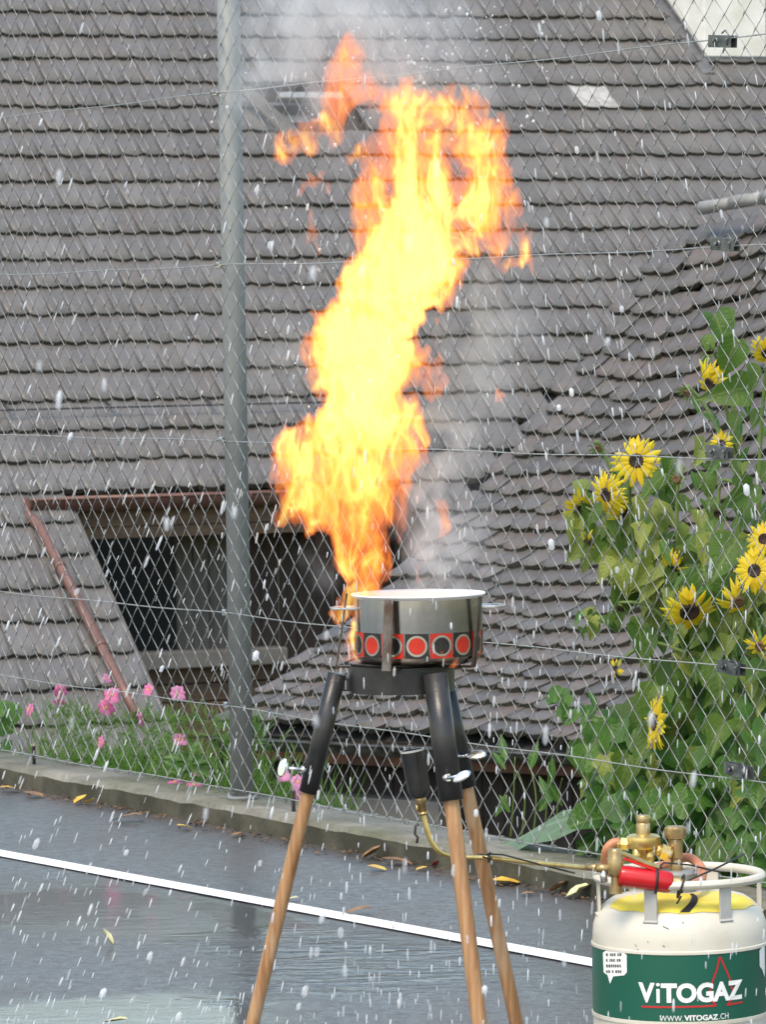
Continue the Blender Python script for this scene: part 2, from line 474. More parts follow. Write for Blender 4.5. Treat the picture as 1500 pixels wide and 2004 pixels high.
KH, KW = 0.068, 0.27
rs = random.Random(3)
mb = MB()
prev = None
NK = 240
for i in range(NK + 1):                              # kerb with a slightly broken arris
    s = -9 + 18 * i / NK
    e = rs.uniform(-.004, .004)
    ring = [F(s, 0, -.05), F(s, rs.uniform(-.003, .002), KH - .016 + e), F(s, -.013 + e, KH + rs.uniform(-.003, .001)), F(s, -KW * .5, KH + rs.uniform(-.002, .002)), F(s, -KW + .01, KH - .004), F(s, -KW, KH - .02), F(s, -KW, -1.2)]
    mb.v += [tuple(q) for q in ring]
    if i:
        for k in range(6):
            b = (i - 1) * 7 + k
            mb.f.append([b, b + 7, b + 8, b + 1]); mb.sm.append(k in (2, 3))
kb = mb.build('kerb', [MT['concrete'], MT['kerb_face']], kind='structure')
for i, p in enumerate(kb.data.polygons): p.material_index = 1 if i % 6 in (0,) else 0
grid_strip('garden_bed', MT['earth'], -9, 9, 40, -KW - .0, -1.9, 8, lambda s, n: -.22 + .04 * math.sin(s * 5 + n * 9) - max(0, -n - 1.2) * .8)
grid_strip('meadow', MT['meadow'], -70, 70, 1, -1.88, -92, 40, lambda s, n: -3.6 if n < -2 else -.85)

# ------------------------------------------------------------------ chain link fence
PN, MN = -.128, -.078                                # post line and mesh line, measured from the kerb's foot
def fence_y(x):                                      # depth of the fence seen at image column x
    k = (x - 750) / FPX
    q = F(0, PN)
    s = (k * q.y - q.x) / (FT.x - k * FT.y)
    return q.y + s * FT.y
def fence_s(x):
    k = (x - 750) / FPX
    q = F(0, PN)
    return (k * q.y - q.x) / (FT.x - k * FT.y)
def fence_z(y, x=430):
    return P(x, y, fence_y(x)).z
SP = fence_s(464.5)                                   # the post in view and its neighbours
SL, SR = SP - 3.0, fence_s(1572)
fence = thing('chain_link_fence', 'tall galvanised chain link fence on the mossy kerb behind the burning pot', 'fence', F(SP, PN, KH))
for s in (SL, SP, SR):
    m = MB()
    c = F(s, PN, 0)
    m.tube([c + V((0, 0, KH - .05)), c + V((0, 0, 3.25))], .0355, 20)
    m.tube([c + V((0, 0, 3.25)), c + V((0, 0, 3.27)), c + V((0, 0, 3.285))], [.038, .036, .012], 20)
    m.tube([c + V((0, 0, KH - .001)), c + V((0, 0, KH + .012))], .046, 20)
    m.build('post', MT['galv'], fence)
DZ, DS = .0873, .0445
mb = MB()
rs = random.Random(5)
NSEG = 72
zb = .105
for w in range(int((SR - SL + .9) / DS)):            # every strand is a zigzag hooked into its neighbours
    s0 = SL - .45 + w * DS
    pts = []
    ph = w % 2
    wob = rs.uniform(-.004, .004)
    for k in range(NSEG + 1):
        side = (k + ph) % 2
        z = zb + k * DZ / 2
        bx = .006 * math.sin(s0 * 2.1 + z * 1.3) + .005 * math.sin(s0 * 5 - z * 3.1) + rs.uniform(-.0022, .0022) + wob * .5
        bn = .010 * math.sin(s0 * 1.7 + z * 2.0)
        p = s0 + side * DS * 1.03 + bx
        a = F(p, MN + bn + .0026, z - .006 + rs.uniform(-.002, .002)); b2 = F(p + (.0015 if side else -.0015), MN + bn - .0026, z + .006)
        pts += [a, b2] if side else [b2, a]
    mb.tube(pts, .00125, 4, cap=False)
mb.build('wire_mesh', MT['wire'], fence, kind='stuff')
WIRES = [2.231 + .51, fence_z(185), fence_z(520), fence_z(860), fence_z(1195), fence_z(1375), .105]
for z in WIRES:
    m = MB(); pts = []
    for i in range(61):
        s = SL + (SR - SL) * i / 60
        u = (s - SP) / ((SR - SP) if s > SP else (SP - SL))
        sag = .018 * (abs(u) * (1 - abs(u))) * 4 * .35
        pts.append(F(s, MN - .004 + .004 * math.sin(s * 3), z - sag + .002 * math.sin(s * 7 + z * 5)))
    m.tube(pts, .0019, 5).build('tension_wire', MT['wire'], fence)
    if .2 < z < 3:
        m = MB(); c = F(SP - .026, PN + .036, z)
        m.box(frame(c, FT, (0, 0, 1)), .022, .012, .020, .003)
        m.tube([F(SP - .040, MN - .004, z), F(SP - .018, MN + .004, z + .003), F(SP, PN + .040, z), F(SP + .018, MN + .004, z)], .0022, 5)
        m.build('wire_clip', MT['chrome'], fence)
for x, y, sc in ((1462, 82, .82), (1462, 478, .85), (1446, 884, .8), (1464, 1305, .82), (1476, 1505, .85)):   # ratchet wire strainers near the next post
    s = fence_s(x); z = P(x, y, fence_y(x)).z
    m = MB(); o = F(s, MN + .004, z)
    fr = frame(o, FT, (0, 0, 1)) @ M.Rotation(R(4), 4, 'Y')
    for q in (-1, 1):
        m.box(fr @ M.Translation((0, q * .011 * sc, 0)), .125 * sc, .0025, .038 * sc, .001)
    m.box(fr @ M.Translation((-.061 * sc, 0, 0)), .003, .022 * sc, .036 * sc)
    m.tube([fr @ V((-.022 * sc, -.016 * sc, 0)), fr @ V((-.022 * sc, .016 * sc, 0))], .0125 * sc, 10)
    m.tube([fr @ V((-.022 * sc, -.0175 * sc, 0)), fr @ V((-.022 * sc, -.026 * sc, 0))], .007 * sc, 6)
    m.tube([fr @ V((.035 * sc, -.015 * sc, .004)), fr @ V((.035 * sc, .015 * sc, .004))], .006 * sc, 8)
    m.tube([fr @ V((.02, -.02 * sc, .02)), fr @ V((.035, -.02 * sc, .028)), fr @ V((.05, -.02 * sc, .016)), fr @ V((.045, -.02 * sc, -.01))], .0022, 5)
    m.build('wire_strainer', MT['strainer'], fence)
for x in (78, 588):
    s = fence_s(x); m = MB()
    m.tube([F(s, MN - .01, KH - .02), F(s, MN - .01, .125), F(s + .012, MN - .004, .135)], .006, 6)
    m.build('ground_pin', MT['soot'], fence)
# knuckled mesh ends caught round the bottom wire
m = MB()
for w in range(int((SR - SL) / (2 * DS))):
    s = SL + w * 2 * DS + rs.uniform(-.006, .006); k = []
    for i in range(8):
        a = 2 * math.pi * i / 7
        k.append(F(s + .009 * math.cos(a), MN - .006 + .008 * math.sin(a), .098 + .008 * math.sin(a + 1)))
    m.tube(k, .0014, 4)
m.build('mesh_knuckles', MT['wire'], fence, kind='stuff')

# ------------------------------------------------------------------ big tiled house
aA, pA = R(22), R(35)
rA = V((math.cos(aA), math.sin(aA), 0)); hA = V((-math.sin(aA), math.cos(aA), 0))
uA = hA * math.cos(pA) + V((0, 0, math.sin(pA))); nA = rA.cross(uA)
EA = P(300, 953, 38.0)
def RA(x, y): return hit(x, y, EA, nA)
def ab(p): d = p - EA; return d.dot(rA), d.dot(uA)
def QA(a, b, c=0.0): return EA + rA * a + uA * b + nA * c
eA = (RA(300, 908) - RA(300, 25)).length / 18.0
wA = (RA(340, 330) - RA(300, 330)).dot(rA) * 1.0
b0A = ab(RA(300, 908))[1] - eA                        # lower edge of the eave course
aV = ab(RA(128, 985))[0]                              # verge of the lower left wing
house = thing('tiled_house', 'large house with grey tiled roof behind the fence, filling the left and top', 'house', EA + V((0, 0, -3.6)))
roofm = MB()
aL, aR, bLow = -9.0, 16.0, -7.3
bT = max(ab(RA(x_, -45))[1] for x_ in (0, 700, 1330))
TH = .16
def slab(m, q):
    vs = [QA(a, b, -.05) for a, b in q] + [QA(a, b, -.05 - TH) for a, b in q]
    n = len(q)
    m.add(vs, [list(range(n)), list(range(n, 2 * n))[::-1]] + [(i, n + i, n + (i + 1) % n, (i + 1) % n) for i in range(n)])
aW = ab(RA(752, 950))[0]                               # where the roof runs on down again, right of the opening
tops = [ab(RA(x_, y_)) for x_, y_ in ((-1100, -60), (-100, -50), (600, -40), (1400, -50))]
slab(roofm, [(tops[0][0], bLow), (aV, bLow), (aV, b0A - .02), (aW, b0A - .02), (aW, b0A - 2.4), (aR, b0A - 2.4), (aR, tops[3][1])] + tops[::-1])
tp = [QA(a_, b_, -.06) for a_, b_ in tops] + [QA(aR, tops[3][1], -.06)]
roofm.add(tp + [p + hA * 9 + V((0, 0, -6.3)) for p in tp], [(k, k + 1, k + 6, k + 5) for k in range(4)])
roof = roofm.build('roof', MT['underlay'], house)

def tile_mesh(name, mat, w, e, seed, sag=.012, rnd=.30, th=.020, fill=1.0):
    """one tile: x across, y up the slope, slight trough, rounded lower corners, lower edge proud"""
    r = random.Random(seed)
    bm = MB(); nx = 6
    top, bot = [], []
    for i in range(nx + 1):
        u = i / nx * 2 - 1
        x = u * w * .5 * fill
        low = (abs(u) ** 3.2) * rnd * w * .5 + r.uniform(-.004, .004)
        zc = sag * (u * u) - sag * .25 * u + r.uniform(-.0015, .0015)
        top.append([(x, low, zc + .030 + th), (x, e * .5, zc + .012 + th), (x, e * 1.06, zc - .004 + th)])
        bot.append((x, low + .004, zc * .3 + .012))
    vs = [p for c in top for p in c] + bot
    fs = []
    for i in range(nx):
        for k in range(2):
            fs.append((i * 3 + k, (i + 1) * 3 + k, (i + 1) * 3 + k + 1, i * 3 + k + 1))
        B = (nx + 1) * 3
        fs.append((B + i, B + i + 1, (i + 1) * 3, i * 3))
    B = (nx + 1) * 3
    fs += [(0, 1, 2, B), (nx * 3 + 2, nx * 3 + 1, nx * 3, B + nx)]
    bm.add(vs, fs, False)
    for k in range(len(bm.sm)): bm.sm[k] = k % 3 != 2 if k < nx * 3 else False
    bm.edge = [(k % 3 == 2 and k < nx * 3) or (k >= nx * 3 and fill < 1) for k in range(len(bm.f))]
    return bm
def tmesh(g, mats):
    me = g.mesh('tile', mats)
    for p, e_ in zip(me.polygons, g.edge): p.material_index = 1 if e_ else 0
    return me
gtile = [tile_mesh('tile', None, wA, eA, q, .007, .21, .037, 1.012) for q in range(4)]
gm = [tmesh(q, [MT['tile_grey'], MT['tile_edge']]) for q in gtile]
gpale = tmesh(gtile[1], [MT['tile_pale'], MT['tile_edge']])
rs = random.Random(21)
def fin(rest, tiles, c, roof):
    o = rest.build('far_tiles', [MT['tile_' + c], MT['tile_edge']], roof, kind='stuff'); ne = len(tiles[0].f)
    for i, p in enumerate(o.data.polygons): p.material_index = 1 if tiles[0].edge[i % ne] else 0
BL, BR, TL, TR = P(438, 1424, 25.0), P(1640, 1480, 22.0), P(1330, 440, 27.9), P(2474, 230, 25.2)
hipline = lambda y: 438 + (1424 - y) * (1330 - 438) / (1424 - 440.0)
SKY = [(488, 195), (690, 190), (728, 258), (560, 262)]              # skylight
cand = []
for j in range(-18, 26):
    b = b0A + j * eA
    for i in range(-40, 75):
        a = aV + (i + .5) * wA
        if j < 0 and i >= 0 and (a < aW + wA * .4 or j < -5): continue
        x, y = px(QA(a, b + eA * .5))
        if not (-70 < x < 1580 and -70 < y < 1500): continue
        if y > 440 and x > hipline(y) + 90: continue
        if inpoly(x, y, SKY) or inpoly(x, y, [(1330, -80), (1520, -80), (1520, 100), (1395, 100)]): continue
        hidden = abs(x - (720 if y > 500 else 850)) < 90 and 250 < y < 1000
        cand.append((px(QA(a, b + eA * .5)) and (QA(a, b) - V((0, 0, CAM_H))).length + (50 if hidden or x < -20 or x > 1520 or y < -20 or y > 1400 else 0), i, j, a, b, x, y))
cand.sort(key=lambda q: q[0])
palecells = set()
q_ = min(cand, key=lambda q: (q[5] - 1130) ** 2 + (q[6] - 178) ** 2)
palecells |= {(q_[1], q_[2]), (q_[1] + 1, q_[2])}
rest = MB(); nt = 0
for d, i, j, a, b, x, y in cand:
    mw = frame(QA(a + rs.uniform(-.002, .002), b + rs.uniform(-.012, .012), rs.uniform(-.003, .003)), rA + uA * rs.uniform(-.010, .010), nA + uA * rs.uniform(-.012, .012) + rA * rs.uniform(-.010, .010))
    # frame() gives y = z x x: up the slope
    if (i, j) in palecells:
        o = place('tile', gpale, roof, None); o.matrix_local = M.Translation(-ORG[roof]) @ mw
        o['label'] = 'pale whitish replacement tile'
    elif nt < 296:
        o = place('tile', gm[rs.randrange(4)], roof, None); o.matrix_local = M.Translation(-ORG[roof]) @ mw
        nt += 1
    else:
        g = gtile[rs.randrange(4)]
        rest.add([mw @ V(p) for p in g.v], g.f); rest.sm[-len(g.f):] = g.sm
fin(rest, gtile, 'grey', roof)
# verge tiles of the lower wing: a mortar strip
m = MB(); m.box(frame(QA(aV + .02, (bLow + b0A) / 2, -.02), rA, nA), .06, b0A - bLow - .1, .09, .01); m.build('verge_strip', MT['plaster_grey'], house)
# snow guard rail with brackets
m = MB(); bS = ab(RA(300, 822))[1]
m.tube([QA(aL + .5, bS, .13), QA(ab(RA(700, 810))[0], bS + .02, .13)], .009, 6)
for k in range(12): m.tube([QA(aL + .8 + k * .9, bS, .14), QA(aL + .8 + k * .9, bS + .22, .05)], .01, 5)
m.build('snow_guard', MT['soot'], house)
# gutter, fascia, soffit
gA = ab(RA(40, 972))[0]
m = MB(); prof = []
gc = -.11
for sgn in (0,):
    ring0, ring1 = [], []
    n = 12
    for k in range(n + 1):
        w = math.pi + math.pi * k / n
        for ring, aa in ((ring0, gA), (ring1, aW - .03)):
            c = QA(aa, b0A - .03, 0) + V((0, 0, .015)) - hA * .12
            ring.append(c + hA * (.115 * math.cos(w)) + V((0, 0, .115 * math.sin(w))))
    m.add(ring0 + ring1, [(k, k + 1, n + 2 + k, n + 1 + k) for k in range(n)] + [list(range(n + 1))], True)
    for k in (0, n): m.tube([ring0[k], ring1[k]], .012, 6)
for k in range(int((aW - gA - .4) / .8) + 1):
    c = QA(gA + .3 + k * .8, b0A - .03, 0) + V((0, 0, .015)) - hA * .12
    m.tube([c + hA * (.121 * math.cos(math.pi + math.pi * q / 8)) + V((0, 0, .121 * math.sin(math.pi + math.pi * q / 8))) for q in range(9)], .008, 5)
m.build('gutter', MT['copper_pipe'], house)
m = MB()
q = QA(0, b0A, 0)
def HA(a, up, back): return EA + rA * a + V((0, 0, up)) + hA * back + uA * b0A
for lo, hi, bk in ((-.25, -.07, -.04), (-.35, -.255, -.02)):
    c = (HA(aV + .05, (lo + hi) / 2, bk) + HA(aW, (lo + hi) / 2, bk)) / 2
    m.box(frame(c, rA, (0, 0, 1)), aW - aV - .05, .03, hi - lo, .004)
m.build('fascia_board', MT['board_brown'], house)
# downpipe lying on the lower wing
gp = [(48, 985), (52, 1010), (72, 1055), (110, 1130), (150, 1205), (190, 1285), (232, 1365), (262, 1425)]
pts = [RA(x, y) + nA * (.13 if k > 1 else .02) for k, (x, y) in enumerate(gp)]
m = MB(); m.tube(pts, .042, 10)
for k in (3, 5): m.tube([pts[k], pts[k] + (pts[k + 1] - pts[k]).normalized() * .05], .049, 10)
m.build('downpipe', MT['copper_pipe'], house)
# walls: end of the lower wing, back wall with the barn opening, sill and boards
def aAt(x, y, back):                                  # coordinate along the eave of the wall plane seen at a pixel
    o = HA(0, 0, back); p = hit(x, y, o, hA)
    return (p - o).dot(rA), (p - o).z
WB = .42
m = MB()
a0 = aV - .03
m.add([QA(aV - .02, b0A + .1, -.2), QA(aV - .02, bLow, -.2), QA(aV - .02, bLow, -.2) + V((0, 0, -1.2)), QA(aV - .02, b0A + .1, -.2) + V((0, 0, -4.2))], [(0, 1, 2, 3)])
m.build('wing_wall', MT['plaster_grey'], house)
x1, zt = aAt(345, 1040, WB); x2, zs = aAt(345, 1268, WB); x3, _ = aAt(455, 1200, WB); xe = 7.2
k = 0
bw = .155
a = x1
rs = random.Random(4)
while a < xe:
    m = MB(); wdt = bw * rs.uniform(.9, 1.1)
    grey = a < x3 - .02
    m.box(frame(HA(a + wdt / 2, -1.9 + rs.uniform(-.01, .01), WB + .03 + rs.uniform(-.006, .006)), rA, (0, 0, 1)), wdt - .008, .026, 3.2, .004)
    m.build('plank', MT['board_grey'] if grey else MT['dark_wood'], house)
    a += wdt
m = MB()                                              # barn interior behind the opening, its shade painted on as near black
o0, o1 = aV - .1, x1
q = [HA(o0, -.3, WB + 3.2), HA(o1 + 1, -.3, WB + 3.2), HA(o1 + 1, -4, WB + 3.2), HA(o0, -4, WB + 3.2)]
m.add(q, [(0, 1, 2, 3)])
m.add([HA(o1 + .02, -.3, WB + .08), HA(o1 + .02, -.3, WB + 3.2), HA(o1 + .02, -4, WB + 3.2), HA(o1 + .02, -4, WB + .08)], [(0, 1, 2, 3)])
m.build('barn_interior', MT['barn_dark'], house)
_, z1 = aAt(345, 1272, WB); _, z2 = aAt(345, 1304, WB); _, z3 = aAt(345, 1420, WB)
m = MB(); m.box(frame(HA((o0 + x3) / 2 + .2, (z1 + z2) / 2, WB - .1), rA, (0, 0, 1)), x3 - o0 + .4, .3, z1 - z2, .01); m.build('sill_beam', MT['plaster_grey'], house)
z = z2 - .005
while z > z3 - 1.2:
    m = MB(); h = .15 * rs.uniform(.9, 1.1)
    m.box(frame(HA((o0 + x3) / 2 + .2, z - h / 2, WB - .09 + rs.uniform(-.01, .01)), rA, (0, 0, 1)), x3 - o0 + .4, .05, h - .012, .004)
    m.build('plank', MT['board_brown'], house); z -= h
# white rendered chimney with lead flashing
c0 = RA(1380, 128); ca, cb = ab(c0); cw = (ab(RA(1498, 124))[0] - ca); cd = 1.15
def HC(a, back, up): return QA(ca + a, cb, 0) + hA * back + V((0, 0, up))
m = MB(); m.box(frame(HC(cw / 2, cd / 2, 1.6), rA, (0, 0, 1)), cw, cd, 3.8, .01); ch = m.build('chimney', MT['render_white'], house)
m = MB()
sl = math.tan(pA)
m.box(frame(HC(cw / 2, -.02, .03), rA, (0, 0, 1)), cw + .05, .02, .12, .004)
for q in (-.018, cw + .018):
    vs = [HC(q, -.03, -.12), HC(q, -.03, .12), HC(q, cd + .05, sl * (cd + .05) + .14), HC(q, cd + .05, sl * (cd + .05) - .12)]
    vs += [p + rA * .012 * (-1 if q < 0 else 1) for p in vs]
    m.add(vs, [(0, 1, 2, 3), (4, 5, 6, 7), (0, 1, 5, 4), (1, 2, 6, 5), (2, 3, 7, 6), (3, 0, 4, 7)])
wv = [QA(ca - .14, cb - .25, .055), QA(ca - .005, cb - .25, .075), QA(ca - .005, cb + 1.7, .075), QA(ca - .14, cb + 1.7, .055)]
m.add(wv, [(0, 1, 2, 3)])
m.build('flashing', MT['lead'], ch)
m = MB(); m.box(frame(HC(cw / 2, -.045, -.14), rA, (0, 0, 1)), cw + .02, .05, .24, .01); m.build('chimney_foot', MT['plaster_grey'], ch)
# small roof window with its lid propped up
s0a, s0b = ab(RA(585, 262)); s1a, s1b = ab(RA(640, 195))
sw, sh = .50, .34
m = MB()
for (da, db, la, lb) in ((0, 0, sw, .05), (0, sh - .05, sw, .05), (0, .05, .05, sh - .1), (sw - .05, .05, .05, sh - .1)):
    m.box(frame(QA(s0a - .25 + da + la / 2, s0b + db + lb / 2, .06), rA, nA), la, lb, .14, .005)
skyl = m.build('roof_window', MT['lead'], house)
m = MB(); m.box(frame(QA(s0a - .25 + sw / 2, s0b + sh / 2, .02), rA, nA), sw - .1, sh - .1, .01); m.build('pane', MT['lead'], skyl)
l0, l1 = RA(470, 205) + nA * .12, RA(575, 290) + nA * .06
m = MB(); m.box(frame((l0 + l1) / 2 + nA * .06, l1 - l0, nA), (l1 - l0).length, .16, .03, .006); m.build('prop_board', MT['board_grey'], skyl)
m = MB(); m.box(frame(QA(s0a - .05 + sw / 2, s0b + sh + .02, .19), rA, nA), sw + .15, .10, .03, .006); m.build('lid', MT['galv'], skyl)

# ------------------------------------------------------------------ nearer house with the old brown roof
house2 = thing('tiled_house', 'nearer small house with mossy brown plain tile roof and white ridge caps, behind the sunflowers', 'house', (BL + BR) / 2 + V((0, 0, -2.6)))
def BP(u, v, c=0.0):
    w = v
    p = (BL * (1 - u) + BR * u) * (1 - w) + (TL * (1 - u) + TR * u) * w
    p = p + V((0, 0, -.34 * math.sin(math.pi * min(1, v)) + .07 * math.sin(u * 9 + v * 4) * (v + .15)))
    return p + nB * c
nB = V((0, 0, 0)); nB = (BR - BL).cross(TL - BL).normalized()
m = MB(); nu, nv = 16, 16
vs = [BP(-.0 + 1.0 * i / nu, j / nv, -.05) for i in range(nu + 1) for j in range(nv + 1)] 
fs = [(i * (nv + 1) + j, (i + 1) * (nv + 1) + j, (i + 1) * (nv + 1) + j + 1, i * (nv + 1) + j + 1) for i in range(nu) for j in range(nv)]
m.add(vs, fs)
hipv = V((-1.2, 3.2, -2.3))
m.add([BP(0, j / nv, -.05) for j in range(nv + 1)] + [BP(0, j / nv, -.05) + hipv * (.15 + j / nv) for j in range(nv + 1)], [(j, j + 1, nv + 2 + j, nv + 1 + j) for j in range(nv)])
roof2 = m.build('roof', MT['underlay'], house2)
NROW, NCOL = 28, 26
vrow = [((j / NROW) ** 1.0) for j in range(NROW + 2)]
wB = (BR - BL).length / NCOL
eB = (TL - BL).length / NROW
btile = [tile_mesh('tile', None, wB, eB * 1.25, 40 + q, .006, .38, .013, .96) for q in range(4)]
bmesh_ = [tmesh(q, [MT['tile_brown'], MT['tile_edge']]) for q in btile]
rs = random.Random(8)
cand = []
for j in range(NROW):
    for i in range(-1, NCOL + 1):
        u = (i + (.5 if j % 2 else 0) + rs.uniform(-.09, .09)) / NCOL; v = vrow[j] + rs.uniform(-.0045, .0045) + .004 * math.sin(u * 17 + j * .7)
        if u < -.012: continue
        c = BP(u, v); x, y = px(c)
        if x > 1580 or y < -60: continue
        hid = (x > 1150 and y > 1000) or x < 560 and False
        cand.append((c.y + (20 if hid else 0) + (.0), u, v, c))
cand.sort(key=lambda q: q[0])
rest = MB()
for k, (d, u, v, c) in enumerate(cand):
    du = (BP(u + .02, v) - c); dv = (BP(u, v + .02) - c)
    n = du.cross(dv).normalized()
    mw = frame(c + n * (.004 + rs.uniform(-.003, .006)), du + dv.normalized() * du.length * rs.uniform(-.035, .035), n + dv.normalized() * rs.uniform(-.025, .025) + du.normalized() * (rs.uniform(-.07, .05)))
    g = rs.randrange(4)
    if k < 298:
        o = place('tile', bmesh_[g], roof2, None); o.matrix_local = M.Translation(-ORG[roof2]) @ mw
    else:
        rest.add([mw @ V(p) for p in btile[g].v], btile[g].f); rest.sm[-len(btile[g].f):] = btile[g].sm
fin(rest, btile, 'brown', roof2)
# white ridge caps
for k in range(3):
    q0, q1 = P(1372 + k * 62, 408 - k * 11, 27.6 - k * .25), P(1372 + (k + 1) * 62 + 6, 408 - (k + 1) * 11, 27.6 - (k + 1) * .25)
    m = MB(); m.tube([q0, q1], [.042, .036], 12); m.build('ridge_cap', MT['ridge'], house2)
# eave: gutter, fascia, wall, plinth
rB = (BR - BL).normalized(); rBh = V((rB.x, rB.y, 0)).normalized(); hB = V((-rBh.y, rBh.x, 0))
Lb = (BR - BL).length
def HB(a, up, back): return BL + rB * a + V((0, 0, up)) + hB * back
m = MB()
ring0, ring1 = [], []
for k in range(13):
    w = math.pi + math.pi * k / 12
    for ring, aa in ((ring0, 0), (ring1, Lb)):
        ring.append(HB(aa, -.05, -.04) + hB * (.06 * math.cos(w)) + V((0, 0, .06 * math.sin(w))))
m.add(ring0 + ring1, [(k, k + 1, 14 + k, 13 + k) for k in range(12)], True); m.tube([ring0[0], ring1[0]], .008, 6)
m.build('gutter', MT['soot'], house2)
m = MB(); m.box(frame(HB(Lb / 2, -.145, .10), rB, (0, 0, 1)), Lb, .03, .06, .004); m.build('fascia_board', MT['copper_pipe'], house2)
a = .05
while a < Lb:
    m = MB(); wdt = .16 * rs.uniform(.9, 1.1)
    m.box(frame(HB(a + wdt / 2, -.95, .28 + rs.uniform(-.005, .005)), rB, (0, 0, 1)), wdt - .008, .025, 1.55, .004); m.build('plank', MT['dark_wood'], house2)
    a += wdt
m = MB(); m.box(frame(HB(Lb * .20, -1.4, .20), rB, (0, 0, 1)), Lb * .32, .2, 2.1, .01); m.build('plinth', MT['plaster_grey'], house2)
# ------------------------------------------------------------------ tripod stove
SY = 8.12
def S(x, y, d=0.0): return P(x, y, SY + d)
def cyl(c, th, r, z):                                  # point on an upright cylinder, angle 0 faces the camera
    return V((c.x + r * math.sin(th), c.y - r * math.cos(th), c.z + z))
PC = S(821, 1297)                                      # centre of the pot's base
DC = S(787, 1352)                                      # centre of the drum's lower edge
stove = thing('tripod_stove', 'black steel tripod stove on three wooden stick legs carrying the burning pot', 'stove', V((DC.x, DC.y, 0)))
m = MB()
dr, dh = .0938, .0465
m.lathe([(dr - .003, .002), (dr - .003, 0), (dr, 0), (dr, dh), (dr - .004, dh + .002), (.03, dh + .002)], M.Translation(DC), 40)
for p in m.v[:0]: pass
m.build('burner_drum', MT['black_paint'], stove)
legs = [  # sleeve top, sleeve bottom, lower point, depths, radii
    ((660, 1318), (610, 1550), (494, 2004), -.01, .045, .0170, .0122),
    ((852, 1318), (879, 1566), (939, 2004), -.095, -.20, .0215, .0138),
    ((868, 1330), (902, 1538), (1012, 2004), .04, .15, .0186, .0130)]
legdirs = []
for (tp, bp, lp, d0, d1, rs_, rw) in legs:
    t = S(*tp, d0); q = S(*lp, d0 + (d1 - d0) * .72)
    f = t + (q - t) * (t.z / (t.z - q.z))
    b = S(*bp, d0 + (d1 - d0) * .25); k = (t.z - b.z) / (t.z - f.z); b = t + (f - t) * k
    # the stick bends a little from the sleeve line, as in a loose socket
    m = MB(); ax = (b - t).normalized()
    m.tube([t + ax * .006, t, t + ax * .0005, b, b, b - ax * .003], [rs_ * .82, rs_ * .84, rs_, rs_, rs_ * .82, rs_ * .80], 20, cap=False)
    sl_ = m.build('leg_sleeve', MT['black_paint'], stove)
    m = MB(); m.tube([t + ax * .02, b - ax * .02, b + (f - b) * .3, b + (f - b) * .6, f + ax * .002], [rw, rw, rw * 1.01, rw * .99, rw * .97], 16); m.build('leg', MT['wood'], stove)
    legdirs.append((t, b, f, ax, rs_))
    # bracket tying the sleeve to the drum
    c = DC + V((0, 0, .028)); h = (c - t); h.z = 0; tt = t + ax * .02
    m = MB(); m.box(frame(tt + V((h.x, h.y, 0)) * .16, V((h.x, h.y, 0)), (0, 0, 1)), h.length * .34, .012, .024, .002); m.build('bracket', MT['black_paint'], stove)
# wing screws
def screw(p, out, wing, flat):
    m = MB(); o = V(out).normalized()
    m.tube([p, p + o * .034], .0035, 8); m.tube([p, p + o * .008], .0075, 6)
    s = m.build('wing_screw', MT['chrome'], stove)
    c = p + o * .042; w = V(wing).normalized()
    m = MB(); zf = zframe(c, flat)
    m.lathe([(0, .0022), (.0105, .002), (.0128, 0), (.0105, -.002), (0, -.0022)], frame(c, w, flat) @ M.Diagonal((1.35, .75, 1, 1)), 20)
    m.build('wing', MT['chrome'], s)
t, b, f, ax, r_ = legdirs[0]; screw(S(598, 1506, -.02), (-1, -.25, .12), (.25, 0, 1), (-.75, -1, .1))
t, b, f, ax, r_ = legdirs[1]; screw(S(872, 1522, -.14), (.75, -.8, .15), (1, 0, .55), (.1, -.6, .7))
t, b, f, ax, r_ = legdirs[2]; screw(S(890, 1480, .04), (.9, -.3, .08), (1, 0, .1), (.1, -.8, .6))
# pot holders: L shaped flat bars
m = None
for th, r0, r1, w_, z1 in ((R(-88), .147, .1265, .016, .126), (R(-24), .143, .1275, .0175, .120), (R(58), .112, .1275, .013, .121), (R(152), .145, .127, .016, .123)):
    tang = V((math.cos(th), math.sin(th), 0))
    lo, hi = cyl(PC, th, r0, -.004), cyl(PC, th, r1, z1)
    inn = cyl(PC, th, .045, -.005); nrm = cyl(V((0, 0, 0)), th, 1, 0)
    m = MB()
    ax = (hi - lo).normalized()
    m.box(frame((lo + hi) / 2, ax, nrm - ax * nrm.dot(ax)), (hi - lo).length, w_, .0036, .0008)
    lo2 = lo - nrm * .001 + V((0, 0, .0005))
    m.box(frame((lo2 + inn) / 2, lo2 - inn, (0, 0, 1)), (lo2 - inn).length, w_, .0036, .0008)
    m.build('pot_holder', MT['rusty'], stove)
m = MB(); m.lathe([(.0, .0008), (.09, .0008), (.093, .003), (.0935, .0045), (0, .0045)], M.Translation(DC + V((0, 0, dh + .001))), 32); m.build('top_plate', MT['soot'], stove)

